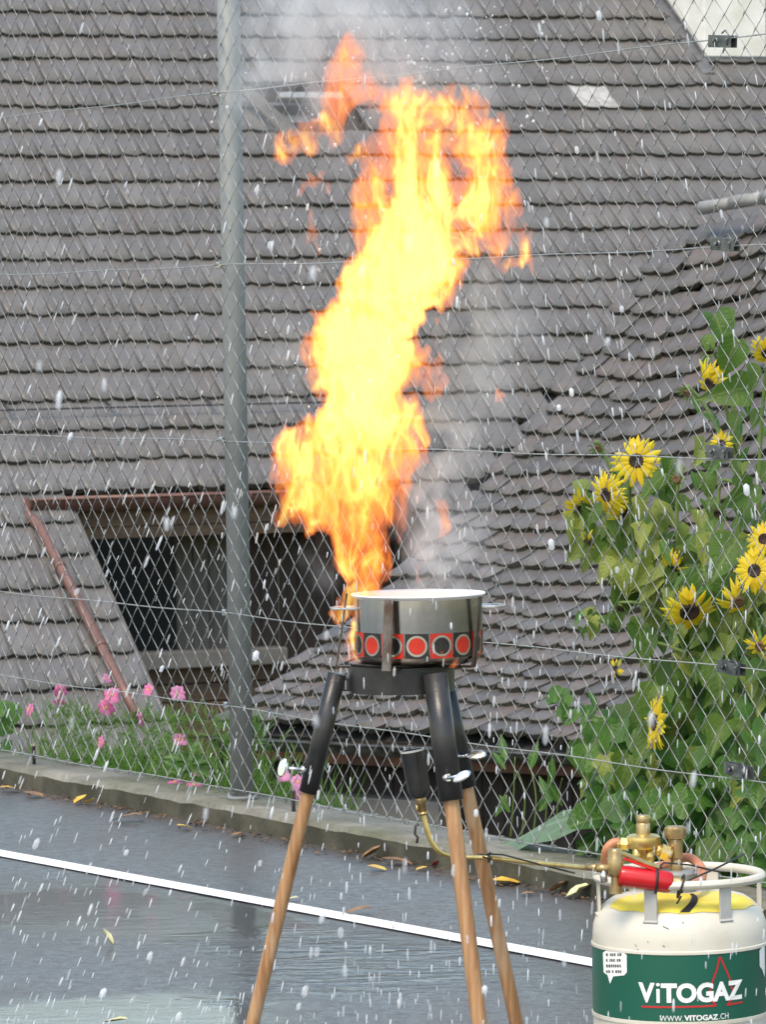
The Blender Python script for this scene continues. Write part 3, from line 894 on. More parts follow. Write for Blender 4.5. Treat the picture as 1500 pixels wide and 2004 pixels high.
# ------------------------------------------------------------------ pot
pot = thing('cooking_pot', 'steel cooking pot with a band of red and black squares and discs, flames coming out', 'pot', PC)
pm = M.Translation(PC)
RB_ = .1128
m = MB(); m.lathe([(0, .0005), (.092, .0005), (.103, .004), (.1095, .011), (RB_, .022), (RB_, .1165)], pm, 64); m.build('body', MT['pot'], pot)
m = MB(); m.lathe([(RB_, .1165), (.1185, .1205), (.1200, .1222), (.1193, .1240), (.1165, .1242), (.1105, .1215), (.1085, .110), (.107, .02), (.1, .006), (0, .006)], pm, 64); m.build('rim', MT['enamel_white'], pot)
for i in range(16):
    th0 = R(-2.3) + i * 2 * math.pi / 16; hw = math.pi / 16 * .945
    zc = .0372; hh = .0216
    def wr(u, v, r): return cyl(PC, th0 + u, r, zc + v)
    n = 8
    m = MB()
    for k in range(n):
        u0, u1 = -hw + 2 * hw * k / n, -hw + 2 * hw * (k + 1) / n
        m.add([wr(u0, -hh, RB_ + .0005), wr(u1, -hh, RB_ + .0005), wr(u1, hh, RB_ + .0005), wr(u0, hh, RB_ + .0005)], [(0, 1, 2, 3)], True)
    odd = i % 2
    pn = m.build('panel', MT['band_red' if odd else 'band_black'], pot)
    for nm, r0, r1, off, mt in (('ring', .0148, .0186, .0011, 'steel_ring'), ('disc', 0, .0150, .0010, 'band_black' if odd else 'band_red')):
        m = MB(); n = 24; vs = []
        for k in range(n):
            w = 2 * math.pi * k / n
            for q in (max(r0, .0001), r1): vs.append(wr(q * math.cos(w) / RB_, q * math.sin(w), RB_ + off))
        m.add(vs, [(2 * k, 2 * k + 1, 2 * ((k + 1) % n) + 1, 2 * ((k + 1) % n)) for k in range(n)], True)
        m.build(nm, MT[mt], pn)
for sgn in (-1, 1):                                     # flat loop handles
    m = MB(); th = sgn * R(90) + (R(-6) if sgn < 0 else R(6)); z = .0985
    pts = []
    for (dt, r) in ((-.20, RB_ - .001), (-.19, .138), (-.15, .1485), (0, .1515), (.15, .1485), (.19, .138), (.20, RB_ - .001)):
        pts.append(cyl(PC, th + dt, r, z))
    for a_, b_ in zip(pts, pts[1:]):
        m.box(frame((a_ + b_) / 2, b_ - a_, (0, 0, 1)), (b_ - a_).length + .006, .010, .0045, .001)
    m.build('handle', MT['chrome'], pot)

# ------------------------------------------------------------------ hand torch: cup, brass pipe, valve, red grip
torch = thing('gas_torch', 'black cupped gas torch with brass pipe and red grip strapped to stove leg and cylinder', 'torch', S(815, 1560))
c0, c1 = S(807, 1468, -.03), S(823, 1558, -.03); ax = (c1 - c0).normalized()
m = MB(); zf = zframe(c1, -ax); hl = (c0 - c1).length
m.lathe([(.006, -.004), (.012, -.002), (.0175, .004), (.0205, .014), (.0212, hl - .002), (.0215, hl), (.0192, hl + .0005), (.0185, hl - .004), (.017, .02), (0, .018)], zf, 28); m.build('burner_cup', MT['black_paint'], torch)
m = MB(); m.lathe([(.0188, hl + .0010), (.0216, hl + .0012), (.0216, hl - .0025), (.0214, hl - .0025)], zf, 28); m.build('cup_lip', MT['strut'], torch)
m = MB(); e = c1 + ax * .028
m.tube([c1 - ax * .002, c1 + ax * .012, c1 + ax * .013, e], [.0098, .0098, .0075, .0072], 12); m.tube([e, e + ax * .006], .0092, 6)
m.tube([c1 + ax * .014 + V((-.008, 0, 0)), c1 + ax * .026 + V((-.010, -.004, 0))], .003, 6)
m.build('nozzle_neck', MT['brass_old'], torch)
pp = [(828, 1590, -.03), (834, 1615, -.03), (842, 1640, -.03), (851, 1657, -.028), (864, 1669, -.02), (885, 1675, -.005), (920, 1677, .0), (965, 1679, .0), (1020, 1685, -.06), (1090, 1692, -.17), (1150, 1698, -.28), (1196, 1701, -.36)]
pts = [S(*q) for q in pp]
m = MB(); sm_ = []
for i in range(len(pts) - 1):
    for k in range(4):
        t_ = k / 4; p0, p1, p2, p3 = pts[max(i - 1, 0)], pts[i], pts[i + 1], pts[min(i + 2, len(pts) - 1)]
        sm_.append(.5 * ((2 * p1) + (p2 - p0) * t_ + (2 * p0 - 5 * p1 + 4 * p2 - p3) * t_ ** 2 + (3 * p1 - p0 - 3 * p2 + p3) * t_ ** 3))
m.tube(sm_ + [pts[-1]], .0046, 10); m.build('pipe', MT['brass'], torch)
m = MB(); k0, k1 = S(820, 1612, -.035), S(830, 1632, -.04)
m.tube([k0, k0 + V((-.006, 0, -.004)), k0 + V((-.007, 0, -.018)), k0 + V((-.002, 0, -.024)), k0 + V((-.004, 0, -.034))], .0026, 6); m.build('hook', MT['soot'], torch)
def TQ(x, y, d=-.42): return P(x, y, SY + d)
m = MB()
v0 = TQ(1205, 1690)
m.lathe([(0, .026), (.010, .025), (.0125, .021), (.0125, .012), (.014, .010), (.014, -.016), (.011, -.020), (.0075, -.022), (.0075, -.036), (.0112, -.037), (.0112, -.050), (0, -.050)], frame(v0, (1, 0, 0), (.12, 0, 1)), 16)
m.tube([TQ(1168, 1698), TQ(1195, 1700)], .0082, 6); m.tube([TQ(1150, 1696, -.40), TQ(1170, 1698)], .0062, 10)
m.tube([TQ(1196, 1668), TQ(1206, 1668)], [.008, .007], 8)
m.build('valve_block', MT['brass_old'], torch)
m = MB(); m.tube([TQ(1182, 1700), TQ(1182, 1716), TQ(1184, 1726)], .0062, 8); m.build('valve_stem', MT['chrome'], torch)
g0, g1 = TQ(1212, 1712), TQ(1317, 1727); ax = (g1 - g0).normalized(); gl = (g1 - g0).length
gz = zframe(g0, ax)
m = MB(); m.lathe([(.0, 0), (.012, 0), (.0165, .003), (.018, .010), (.0178, gl * .45), (.0185, gl * .55), (.0182, gl - .010), (.016, gl - .002), (.012, gl), (0, gl)], gz, 24); m.build('grip', MT['red_grip'], torch)
m = MB(); m.lathe([(0, gl), (.012, gl), (.0125, gl + .012), (.0095, gl + .013), (.0095, gl + .022), (.0075, gl + .023), (.0075, gl + .032), (0, gl + .032)], gz, 12); m.build('hose_fitting', MT['brass_old'], torch)
m = MB()
for (a_, b_) in (((1216, 1668), (1240, 1677)), ((1240, 1677), (1262, 1687)), ((1262, 1687), (1290, 1696))):
    p, q = TQ(*a_), TQ(*b_); m.box(frame((p + q) / 2, q - p, (0, -.35, 1)), (q - p).length + .002, .011, .003, .0006)
m.build('lever', MT['brass'], torch)
m = MB(); p, q = TQ(1222, 1674, -.425), TQ(1290, 1698, -.425); m.box(frame((p + q) / 2 - V((0, 0, .005)), q - p, (0, -.3, 1)), (q - p).length, .010, .0022, .0006); m.build('lever_pad', MT['red_grip'], torch)

# ------------------------------------------------------------------ gas cylinder
TC = P(1330, 1718, 7.83); TC.z = 0
tank = thing('gas_cylinder', 'squat chalky white gas cylinder with green printed label band and white collar ring', 'gas cylinder', TC)
TR_ = .150
DOME = [(.1500, .468), (.1496, .488), (.1482, .503), (.1432, .517), (.1352, .530), (.1252, .540), (.113, .548), (.09, .5535), (.06, .5565), (.0, .558)]
def dome(s):                                            # s from 0 (label edge) to 1 (top)
    q = s * (len(DOME) - 1); i = min(int(q), len(DOME) - 2); t_ = q - i
    return DOME[i][0] * (1 - t_) + DOME[i + 1][0] * t_, DOME[i][1] * (1 - t_) + DOME[i + 1][1] * t_
TM = M.Translation(TC)
m = MB(); m.lathe([(.108, 0), (.108, .03), (.11, .03), (.128, .036), (.142, .05), (.1495, .075), (.15, .10), (.15, .30)] + DOME, TM, 72)
tbody = m.build('body', MT['white_paint'], tank)
m = MB(); m.lathe([(TR_ + .0004, .348), (TR_ + .0022, .3485), (TR_ + .0022, .3545), (TR_ + .0012, .355)], TM, 72)
m.lathe([(TR_ + .0012, .4675), (TR_ + .0024, .468), (TR_ + .0022, .4725), (TR_ + .0002, .474)], TM, 72); m.build('label_edge', MT['white_paint'], tank)
m = MB(); m.lathe([(TR_ + .0010, .354), (TR_ + .0010, .4685)], TM, 72); lab = m.build('label_band', MT['green_label'], tank)
def wrap(me_pts, r, th, z, sl=0.0):
    return [cyl(TC, th + x / TR_, r, z + y + sl * x) for x, y in me_pts]
def text_mesh(s, size, off):
    cu = bpy.data.curves.new('lettering', 'FONT'); cu.body = s; cu.size = size; cu.offset = off; cu.align_x = 'CENTER'; cu.resolution_u = 4
    o = bpy.data.objects.new('lettering', cu); COL.objects.link(o)
    bpy.context.view_layer.update()
    me = bpy.data.meshes.new_from_object(o.evaluated_get(bpy.context.evaluated_depsgraph_get()))
    v = [(q.co.x, q.co.y) for q in me.vertices]; f = [list(p.vertices) for p in me.polygons]
    bpy.data.objects.remove(o); bpy.data.curves.remove(cu); bpy.data.meshes.remove(me)
    return v, f
def put_text(s, width, height, off, th, z, sl, name, mat, r=TR_ + .0018):
    v, f = text_mesh(s, 1.0, off)
    xs = [q[0] for q in v]; ys = [q[1] for q in v]
    kx, ky = width / (max(xs) - min(xs)), height / (max(ys) - min(ys)); cx_ = (max(xs) + min(xs)) / 2
    return MB().add(wrap([((x - cx_) * kx, (y - min(ys)) * ky) for x, y in v], r, th, z, sl), f).build(name, mat, lab)
def tpx(x, y):                                          # a pixel on the label to (arc, height)
    s_ = max(-.999, min(.999, (x - 1330) / (9000 / 7.83) / TR_)); th = math.asin(s_)
    Yd = TC.y - TR_ * math.cos(th)
    p = P(x, y, Yd)
    return th * TR_, p.z
def strip(pts, w, name, mat, r):
    q = [V((*tpx(*p), 0)) for p in pts]; fine = []
    for a_, b_ in zip(q, q[1:]):
        fine += [a_.lerp(b_, k / 6) for k in range(6)]
    fine.append(q[-1]); vs = []
    for i, p in enumerate(fine):
        d = (fine[min(i + 1, len(fine) - 1)] - fine[max(i - 1, 0)]).normalized(); n_ = V((-d.y, d.x, 0)) * w / 2
        vs += [(p.x + n_.x, p.y + n_.y), (p.x - n_.x, p.y - n_.y)]
    MB().add([cyl(TC, x / TR_, r, z) for x, z in vs], [(2 * i, 2 * i + 1, 2 * i + 3, 2 * i + 2) for i in range(len(fine) - 1)], True).build(name, mat, lab)
a0_, z0_ = tpx(1240, 1960); a1_, z1_ = tpx(1440, 1954)
for s_, f0, f1, of in (('V', 0, .158, .04), ('i', .170, .206, 0.0), ('TOGAZ', .214, 1.0, .045)):
    put_text(s_, (a1_ - a0_) * (f1 - f0), .0335, of, (a0_ + (a1_ - a0_) * (f0 + f1) / 2) / TR_, z0_ + (z1_ - z0_) * (f0 + f1) / 2, (z1_ - z0_) / (a1_ - a0_), 'lettering', MT['print_white'], TR_ + .0022)
b0_, y0_ = tpx(1279, 1998); b1_, y1_ = tpx(1411, 1992)
bw_ = b1_ - b0_
for s_, f0, f1, of in (('WWW.', 0, .33, 0.0), ('VITOGAZ', .345, .835, .035), ('.CH', .85, 1.0, 0.0)):
    put_text(s_, bw_ * (f1 - f0), .0095, of, (b0_ + bw_ * (f0 + f1) / 2) / TR_, y0_ + (y1_ - y0_) * (f0 + f1) / 2, 0.0, 'lettering', MT['print_white'], TR_ + .0022)
strip([(1395, 1872), (1390, 1895), (1380, 1922), (1372, 1948)], .0030, 'red_flame_outline', MT['print_red'], TR_ + .0017)
strip([(1396, 1872), (1404, 1890), (1414, 1912), (1420, 1940)], .0030, 'red_flame_outline', MT['print_red'], TR_ + .0017)
strip([(1245, 1969), (1310, 1970), (1388, 1967), (1378, 1958)], .0030, 'red_flame_outline', MT['print_red'], TR_ + .0017)
strip([(1440, 1960), (1408, 1966), (1418, 1956)], .0030, 'red_flame_outline', MT['print_red'], TR_ + .0017)
for (bx, by, tx, ty, rows) in ((1197, 1884, 1188, 1925, 4), (1497, 1872, 1488, 1912, 4)):   # speech bubbles with tiny print
    vs = [V((*tpx(x, y), 0)) for x, y in ((bx - 21, by - 20), (bx - 16, by - 24), (bx + 16, by - 21), (bx + 22, by - 16), (bx + 22, by + 18), (bx + 17, by + 24), (bx - 3, by + 26), (tx, ty), (bx - 13, by + 24), (bx - 20, by + 18))] if bx < 1300 else \
         [V((*tpx(x, y), 0)) for x, y in ((bx - 20, by - 12), (bx - 14, by - 20), (bx - 8, by - 22), (bx - 8, by + 22), (tx, ty), (bx - 14, by + 26), (bx - 20, by + 18))]
    from mathutils.geometry import tessellate_polygon
    x0_, x1_ = min(q.x for q in vs), max(q.x for q in vs); mb = MB(); NS = 14
    def clip(poly, lo_, hi_):                           # the part of the outline between two upright lines
        for lim, sg in ((lo_, 1), (hi_, -1)):
            out_ = []
            for p_, q_ in zip(poly, poly[1:] + poly[:1]):
                a_, b_ = sg * (p_.x - lim), sg * (q_.x - lim)
                if a_ >= 0: out_.append(p_)
                if a_ * b_ < 0: out_.append(p_.lerp(q_, a_ / (a_ - b_)))
            poly = out_
            if len(poly) < 3: return []
        return poly
    for k in range(NS):
        pl_ = clip(vs, x0_ + (x1_ - x0_) * k / NS, x0_ + (x1_ - x0_) * (k + 1) / NS)
        if pl_: mb.add([cyl(TC, q.x / TR_, TR_ + .0018, q.y) for q in pl_], [list(t_) for t_ in tessellate_polygon([pl_])])
    mb.build('speech_bubble', MT['print_white'], lab)
    if bx < 1300:
        mm = MB(); rs = random.Random(2)
        for rrow in range(rows):
            y = by - 16 + rrow * 11; x = bx - 15
            while x < bx + 12:
                w_ = rs.uniform(2.5, 4)
                q = [tpx(x, y - 2.6 - rs.uniform(0, 1)), tpx(x + w_ * .8, y - 3), tpx(x + w_ * .8, y + 2.6), tpx(x, y + 2)]
                mm.add([cyl(TC, u / TR_, TR_ + .0023, z) for u, z in q], [(0, 1, 2, 3)]); x += w_ + (3 if rs.random() < .25 else .6)
        mm.build('fine_print', MT['print_dark'], lab)
RZ, RR = .5833, .1405
m = MB(); pts = [cyl(TC, 2 * math.pi * k / 72, RR, RZ) for k in range(72)]
m.lathe([(RR + .0078 * math.cos(2 * math.pi * k / 12), RZ + .0078 * math.sin(2 * math.pi * k / 12)) for k in range(13)], TM, 72); m.build('collar_ring', MT['white_paint'], tank)
for th in (R(-24), R(30), R(-86), R(97), R(152), R(-150)):
    tang = V((math.cos(th), math.sin(th), 0)); nr = V((math.sin(th), -math.cos(th), 0))
    top, bot = cyl(TC, th, RR - .001, RZ - .003), cyl(TC, th, .1385, .523)
    m = MB(); m.box(frame((top + bot) / 2, top - bot, nr), (top - bot).length, .0225, .0042, .001)
    m.box(frame(bot, tang, (bot - cyl(TC, th, .06, .40))), .026, .012, .004, .001)
    m.build('collar_strut', MT['white_paint'] if abs(th) > 1 else MT['strut'], tank)
m = MB(); n1, n2 = 40, 8; vs = []
for i in range(n1 + 1):
    th = R(-72 + 150 * i / n1)
    edge = .50 + .04 * math.sin(i * .9) * .3 + (.05 if i in (0, n1) else 0)
    for j in range(n2 + 1):
        r, z = dome(edge + (.92 - edge) * j / n2); vs.append(cyl(TC, th, r + .0006, z + .0012))
m.add(vs, [(i * (n2 + 1) + j, (i + 1) * (n2 + 1) + j, (i + 1) * (n2 + 1) + j + 1, i * (n2 + 1) + j + 1) for i in range(n1) for j in range(n2)], True); stk = m.build('yellow_sticker', MT['sticker'], tank)
m = MB(); vs = []
for i in range(9):
    t_ = i / 8
    for q in (-1, 1):
        r, z = dome(.505 + .40 * t_); vs.append(cyl(TC, R(0 + 19 * t_ + q * 3.6), r + .0012, z + .002))
m.add(vs, [(2 * i, 2 * i + 1, 2 * i + 3, 2 * i + 2) for i in range(8)], True); m.build('sticker_stripe', MT['black_rubber'], stk)
m = MB(); rs = random.Random(9)                          # scuff marks on the shoulder
for (x, y, dx, dy) in ((1297, 1812, 12, 7), (1269, 1841, 2, 4), (1246, 1848, 3, 6), (1335, 1804, 4, 3), (1250, 1858, 3, 3), (1298, 1850, 4, 3)):
    def onb(x, y):
        q = P(x, y, 7.69); th = math.asin(max(-.99, min(.99, (q.x - TC.x) / .148)))
        best = min((dome(k / 90 * .6) for k in range(91)), key=lambda d: abs(px(cyl(TC, th, d[0], d[1]))[1] - y)); return cyl(TC, th, best[0] + .0006, best[1] + .0004)
    p, q = onb(x, y), onb(x + dx, y + dy); w_ = V((0, 0, .0011))
    m.add([p - w_, q - w_ * .5, q + w_, p + w_ * .6], [(0, 1, 2, 3)])
m.build('scuff_marks', MT['print_dark'], tank)
# tap on the cylinder
VY = TC.y
def TV(x, y, d=0.0): return P(x, y, VY + d)
vb = TV(1324, 1705); vm_ = frame(V((vb.x, vb.y, 0)), (1, 0, 0), (0, 0, 1))
def zz(y, d=0.0): return TV(1324, y, d).z
m = MB(); m.lathe([(.034, .552), (.034, zz(1708)), (.030, zz(1703)), (0, zz(1702))], vm_, 28); m.build('valve_boss', MT['galv'], tank)
m = MB(); m.lathe([(.0115, zz(1704)), (.0115, zz(1690)), (.0095, zz(1686)), (.0095, zz(1680)), (.0118, zz(1678)), (.0118, zz(1642)), (.0095, zz(1640))], vm_, 20); tap = m.build('tap', MT['brass_old'], tank)
m = MB(); prof = [(.0, zz(1616)), (.0150, zz(1616.5)), (.0185, zz(1620)), (.0190, zz(1626)), (.0180, zz(1634)), (.0165, zz(1640)), (0, zz(1640))]
m.lathe(prof, vm_, 32)
m.v = [(x + (x - vb.x) * .05 * (1 if math.cos(8 * math.atan2(y - vb.y, x - vb.x)) > 0 else -1), y + (y - vb.y) * .05 * (1 if math.cos(8 * math.atan2(y - vb.y, x - vb.x)) > 0 else -1), z) for x, y, z in m.v]
m.build('hand_wheel', MT['brass_old'], tap)

# ------------------------------------------------------------------ regulator and hose
rg = TV(1260, 1660, .0)
reg = thing('gas_regulator', 'shiny brass gas regulator screwed to the tap on top of the cylinder', 'regulator', rg)
rm = frame(V((rg.x, rg.y, 0)), (1, 0, 0), (0, 0, 1))
def zr(y): return TV(1260, y).z
m = MB(); m.lathe([(.0, zr(1595)), (.011, zr(1595)), (.0122, zr(1597)), (.0122, zr(1606)), (.0108, zr(1610)), (.0122, zr(1613)), (.0122, zr(1632))], rm, 24); m.build('adjusting_cap', MT['brass_old'], reg)
m = MB(); m.lathe([(.0122, zr(1632)), (.024, zr(1633)), (.029, zr(1637)), (.0295, zr(1641)), (.0295, zr(1654)), (.027, zr(1659)), (.0155, zr(1661)), (.0155, zr(1684)), (.012, zr(1690)), (0, zr(1690))], rm, 32); m.build('body', MT['brass'], reg)
m = MB(); m.tube([TV(1247, 1661, -.016), TV(1247, 1688, -.016)], .0075, 10); m.tube([TV(1272, 1662, -.012), TV(1272, 1692, -.012)], .008, 10); m.build('mounting_lug', MT['brass'], reg)
m = MB(); a_, b_ = TV(1272, 1658, -.01), TV(1316, 1672, -.008)
d = (b_ - a_); m.tube([a_, a_ + d * .3], .0088, 12); m.tube([a_ + d * .3, a_ + d * .52], [.0105, .0105], 10); m.tube([a_ + d * .50, a_ + d * .86], .0145, 6, smooth=False); m.tube([a_ + d * .86, b_], .009, 10); m.build('union_nut', MT['brass'], reg)
m = MB(); a_, b_ = TV(1236, 1652, -.006), TV(1208, 1650, -.006); d = b_ - a_
m.tube([a_, a_ + d * .35], .008, 10); m.tube([a_ + d * .3, a_ + d * .75], .0115, 6, smooth=False); m.tube([a_ + d * .75, b_], .0085, 10); m.build('outlet_nut', MT['brass'], reg)
hp = [TV(1212, 1648, -.006), TV(1200, 1650, -.006), TV(1189, 1661, -.006), TV(1185, 1680, .01), TV(1188, 1700, .04), TV(1215, 1708, .08), TV(1262, 1704, .085), TV(1310, 1690, .075), TV(1340, 1678, .05), TV(1358, 1682, .03), TV(1372, 1696, 0.0), TV(1376, 1712, -.035), TV(1366, 1726, -.075), TV(1350, 1730, -.105), gz @ V((0, 0, gl + .02))]
sm_ = []
for i in range(len(hp) - 1):
    for k in range(5):
        t_ = k / 5; p0, p1, p2, p3 = hp[max(i - 1, 0)], hp[i], hp[i + 1], hp[min(i + 2, len(hp) - 1)]
        sm_.append(.5 * ((2 * p1) + (p2 - p0) * t_ + (2 * p0 - 5 * p1 + 4 * p2 - p3) * t_ ** 2 + (3 * p1 - p0 - 3 * p2 + p3) * t_ ** 3))
m = MB(); m.tube(sm_ + [hp[-1]], .0080, 12); o = m.build('gas_hose', MT['hose']); tag(o, 'orange rubber gas hose looping from the regulator round to the red grip', 'hose')
# black cable ties
def tie(name_label, rings, tails):
    m = MB()
    for c, axs, r in rings:
        zf = zframe(c, axs); m.tube([zf @ V((r * math.cos(2 * math.pi * k / 16), r * math.sin(2 * math.pi * k / 16), 0)) for k in range(17)], .0019, 6)
    for tl in tails: m.tube(tl, .0017, 6)
    o = m.build('cable_tie', MT['black_rubber']); tag(o, name_label, 'cable tie', 'black cable ties')
gax = (g1 - g0).normalized()
gc_ = g0 + gax * gl * .70
tie('black cable tie round the red grip with a long tail across the collar', [(gc_, gax + V((0, 0, .12)), .0205), (gc_ + V((0, 0, -.002)), gax, .0196)], [[gc_ + V((0, -.004, .020)), TQ(1300, 1688, -.40), TV(1350, 1692, -.04), TV(1400, 1704, -.02), TV(1412, 1706, -.02)], [gc_ + V((-.006, 0, .021)), gc_ + V((.010, -.004, .022))]])
gc2 = g0 + gax * (gl + .014) + V((0, 0, -.004))
tie('black cable tie binding the hose end to the white collar ring, long tail pointing up', [(gc2, gax + V((0, 0, -.15)), .020)], [[gc2 + V((0, -.012, -.01)), TQ(1345, 1724, -.42), TV(1400, 1700, -.10), TV(1458, 1671, -.03)], [gc2 + V((0, -.006, -.016)), gc2 + V((-.008, -.012, -.028))]])
c_ = S(957, 1679, .0)
tie('black cable tie holding the brass pipe against the right stove leg', [(c_, V((1, 0, -.1)), .0068), (c_ + V((0, .018, 0)), V((.2, 0, 1)), .020)], [[c_ + V((.003, -.006, .008)), S(985, 1672, -.03), S(1030, 1684, -.09), S(1080, 1697, -.15), S(1125, 1708, -.2)], [c_ + V((-.004, -.004, .006)), c_ + V((.004, -.004, .011))]])
# ------------------------------------------------------------------ leaves and flowers
def leaf_mb(rows, seed, fold=.10, curl=.18, jag=.02):
    r = random.Random(seed); vs, fs = [], []
    cols = (-1, -.55, 0, .55, 1)
    for i, (y, w) in enumerate(rows):
        for c in cols:
            j = r.uniform(-jag, jag)
            vs.append((c * w * (1 + j * 3), y + (j if abs(c) == 1 else 0) - (.05 * abs(c) if i == 0 else 0), fold * abs(c) * w * 2 - curl * y * y + r.uniform(-.025, .025) * abs(c)))
    n = len(cols)
    for i in range(len(rows) - 1):
        for k in range(n - 1):
            fs.append((i * n + k, i * n + k + 1, (i + 1) * n + k + 1, (i + 1) * n + k))
    return MB().add(vs, fs, True)
HEART = [(-.10, .20), (.04, .40), (.25, .47), (.48, .40), (.70, .24), (.88, .09), (1.0, .01)]
ROUND = [(-.06, .25), (.10, .46), (.34, .54), (.58, .46), (.80, .28), (.95, .10)]
LANCE = [(0, .03), (.2, .14), (.45, .18), (.7, .13), (.9, .05), (1.0, .005)]
def lobed_mb(seed):                                     # five lobed vine leaf
    r = random.Random(seed); vs = [(0, .12, 0)]; n = 22; ring = []
    for k in range(n):
        a = R(-90) + R(16) + (2 * math.pi - R(32)) * k / (n - 1)
        lob = .5 + .5 * math.cos(5 * (a - R(90)))
        q = (.36 + .26 * lob ** .8) * r.uniform(.95, 1.05)
        ring.append((q * math.cos(a), .30 + q * math.sin(a) * 1.05, -.35 * q * q + r.uniform(-.03, .03)))
    vs += ring + [(x * .5, .16 + (y - .16) * .5, .03 + z * .2) for x, y, z in ring]
    fs = []
    for k in range(n - 1):
        fs += [(1 + k, 2 + k, 2 + n + k, 1 + n + k), (0, 1 + n + k, 2 + n + k)]
    return MB().add(vs, fs, True)
LM = {}
for i in range(4):
    LM['heart', i] = leaf_mb(HEART, i, .12 + .10 * i, .15 + .2 * i, .035).mesh('leaf', MT['leaf'])
    LM['round', i] = leaf_mb(ROUND, 10 + i, .10 + .06 * i, .1 + .16 * i, .03).mesh('leaf', MT['leaf_ivy'])
    LM['ivy', i] = lobed_mb(20 + i).mesh('leaf', MT['leaf_ivy'])
    LM['sick', i] = leaf_mb(HEART, 30 + i, .3, .5, .06).mesh('leaf', MT['leaf_sick'])
    LM['lance', i] = leaf_mb(LANCE, 40 + i, .1, .25).mesh('leaf', MT['leaf_ivy'])
def leaf_at(parent, kind, p, size, down, face, rng):
    """face: where the upper side looks; down: direction of the tip"""
    z = (V(face) + V((rng.uniform(-.5, .5), rng.uniform(-.3, .3), rng.uniform(-.4, .4)))).normalized()
    y = V(down); y = (y - z * y.dot(z)).normalized(); x = y.cross(z)
    mw = M((x, y, z)).transposed().to_4x4() @ M.Diagonal((size, size, size, 1)); mw.translation = p
    o = place('leaf', LM[kind, rng.randrange(4)], parent, None)
    o.matrix_local = M.Translation(-ORG[parent]) @ mw
    return o
def sub(name, me, parent):
    o = bpy.data.objects.new(name, me); COL.objects.link(o); o.parent = parent; ORG[o] = ORG[parent]; return o

def petal_ring(n, r0, r1, wid, droop, seed, gaps=0.0, cup=.0, layers=1, curl=.3):
    r = random.Random(seed); m = MB()
    for L in range(layers):
        for k in range(n):
            if r.random() < gaps: continue
            a = 2 * math.pi * (k + .5 * L + r.uniform(-.25, .25)) / n
            ln = (r1 - r0) * r.uniform(.78, 1.08); dr = droop + r.uniform(-.22, .22); tw = r.uniform(-.35, .35)
            vs = []
            for t_, w_ in ((0, .45), (.3, 1.0), (.62, .85), (.86, .42), (1.0, .03)):
                rad = r0 + ln * (t_ - .28 * max(0, dr) * t_ * t_); zz_ = cup - dr * ln * t_ * t_ * (.8 + curl) - L * .004
                for q in (-1, 0, 1):
                    u = q * wid * w_ * .5
                    vs.append((rad * math.cos(a) - u * math.sin(a), rad * math.sin(a) + u * math.cos(a), zz_ + (.10 * wid if q == 0 else -.10 * wid) + tw * u * .6))
            fs = [(i * 3 + q, i * 3 + q + 1, (i + 1) * 3 + q + 1, (i + 1) * 3 + q) for i in range(4) for q in range(2)]
            m.add(vs, fs, True)
    return m
def head(parent, x, y, d, rpx, face, seed, n=17, droop=.15, gaps=.05, disc=.30, husk=False, pet=True):
    d -= .06; p = P(x, y, fence_y(x) + d); rad = 1.13 * rpx * p.y / FPX
    z = V(face).normalized(); mw = zframe(p, z)
    m = MB(); rd = rad * disc
    m.lathe([(0, rd * .10), (rd * .45, rd * .16), (rd * .8, rd * .30), (rd, rd * .18), (rd * 1.02, -rd * .1), (rd * .7, -rd * .45), (rd * .2, -rd * .8), (0, -rd * .85)], M.Identity(4), 18)
    h = place('flower_head', m.mesh('flower_head', MT['husk' if husk else 'disc']), parent, None); h.matrix_local = M.Translation(-ORG[parent]) @ mw; ORG[h] = V((0, 0, 0))
    if pet: sub('petals', petal_ring(n, rd * .86, rad * 1.06, rad * .24, droop, seed, gaps, rd * .16, 2).mesh('petals', MT['petal']), h)
    sub('sepals', petal_ring(13, rd * .7, rad * (.66 if pet else .95), rad * .22, .5 if pet else -.4, seed + 1, .1, -rd * .25).mesh('sepals', MT['sepal']), h)
    return p - z * rd * .8
def stem(parent, pts, r0, r1):
    sm_ = []
    for i in range(len(pts) - 1):
        for k in range(6):
            t_ = k / 6; p0, p1, p2, p3 = pts[max(i - 1, 0)], pts[i], pts[i + 1], pts[min(i + 2, len(pts) - 1)]
            sm_.append(.5 * ((2 * p1) + (p2 - p0) * t_ + (2 * p0 - 5 * p1 + 4 * p2 - p3) * t_ ** 2 + (3 * p1 - p0 - 3 * p2 + p3) * t_ ** 3))
    sm_.append(pts[-1]); n = len(sm_)
    MB().tube(sm_, [r0 + (r1 - r0) * i / (n - 1) for i in range(n)], 7).build('stem', MT['stem'], parent)

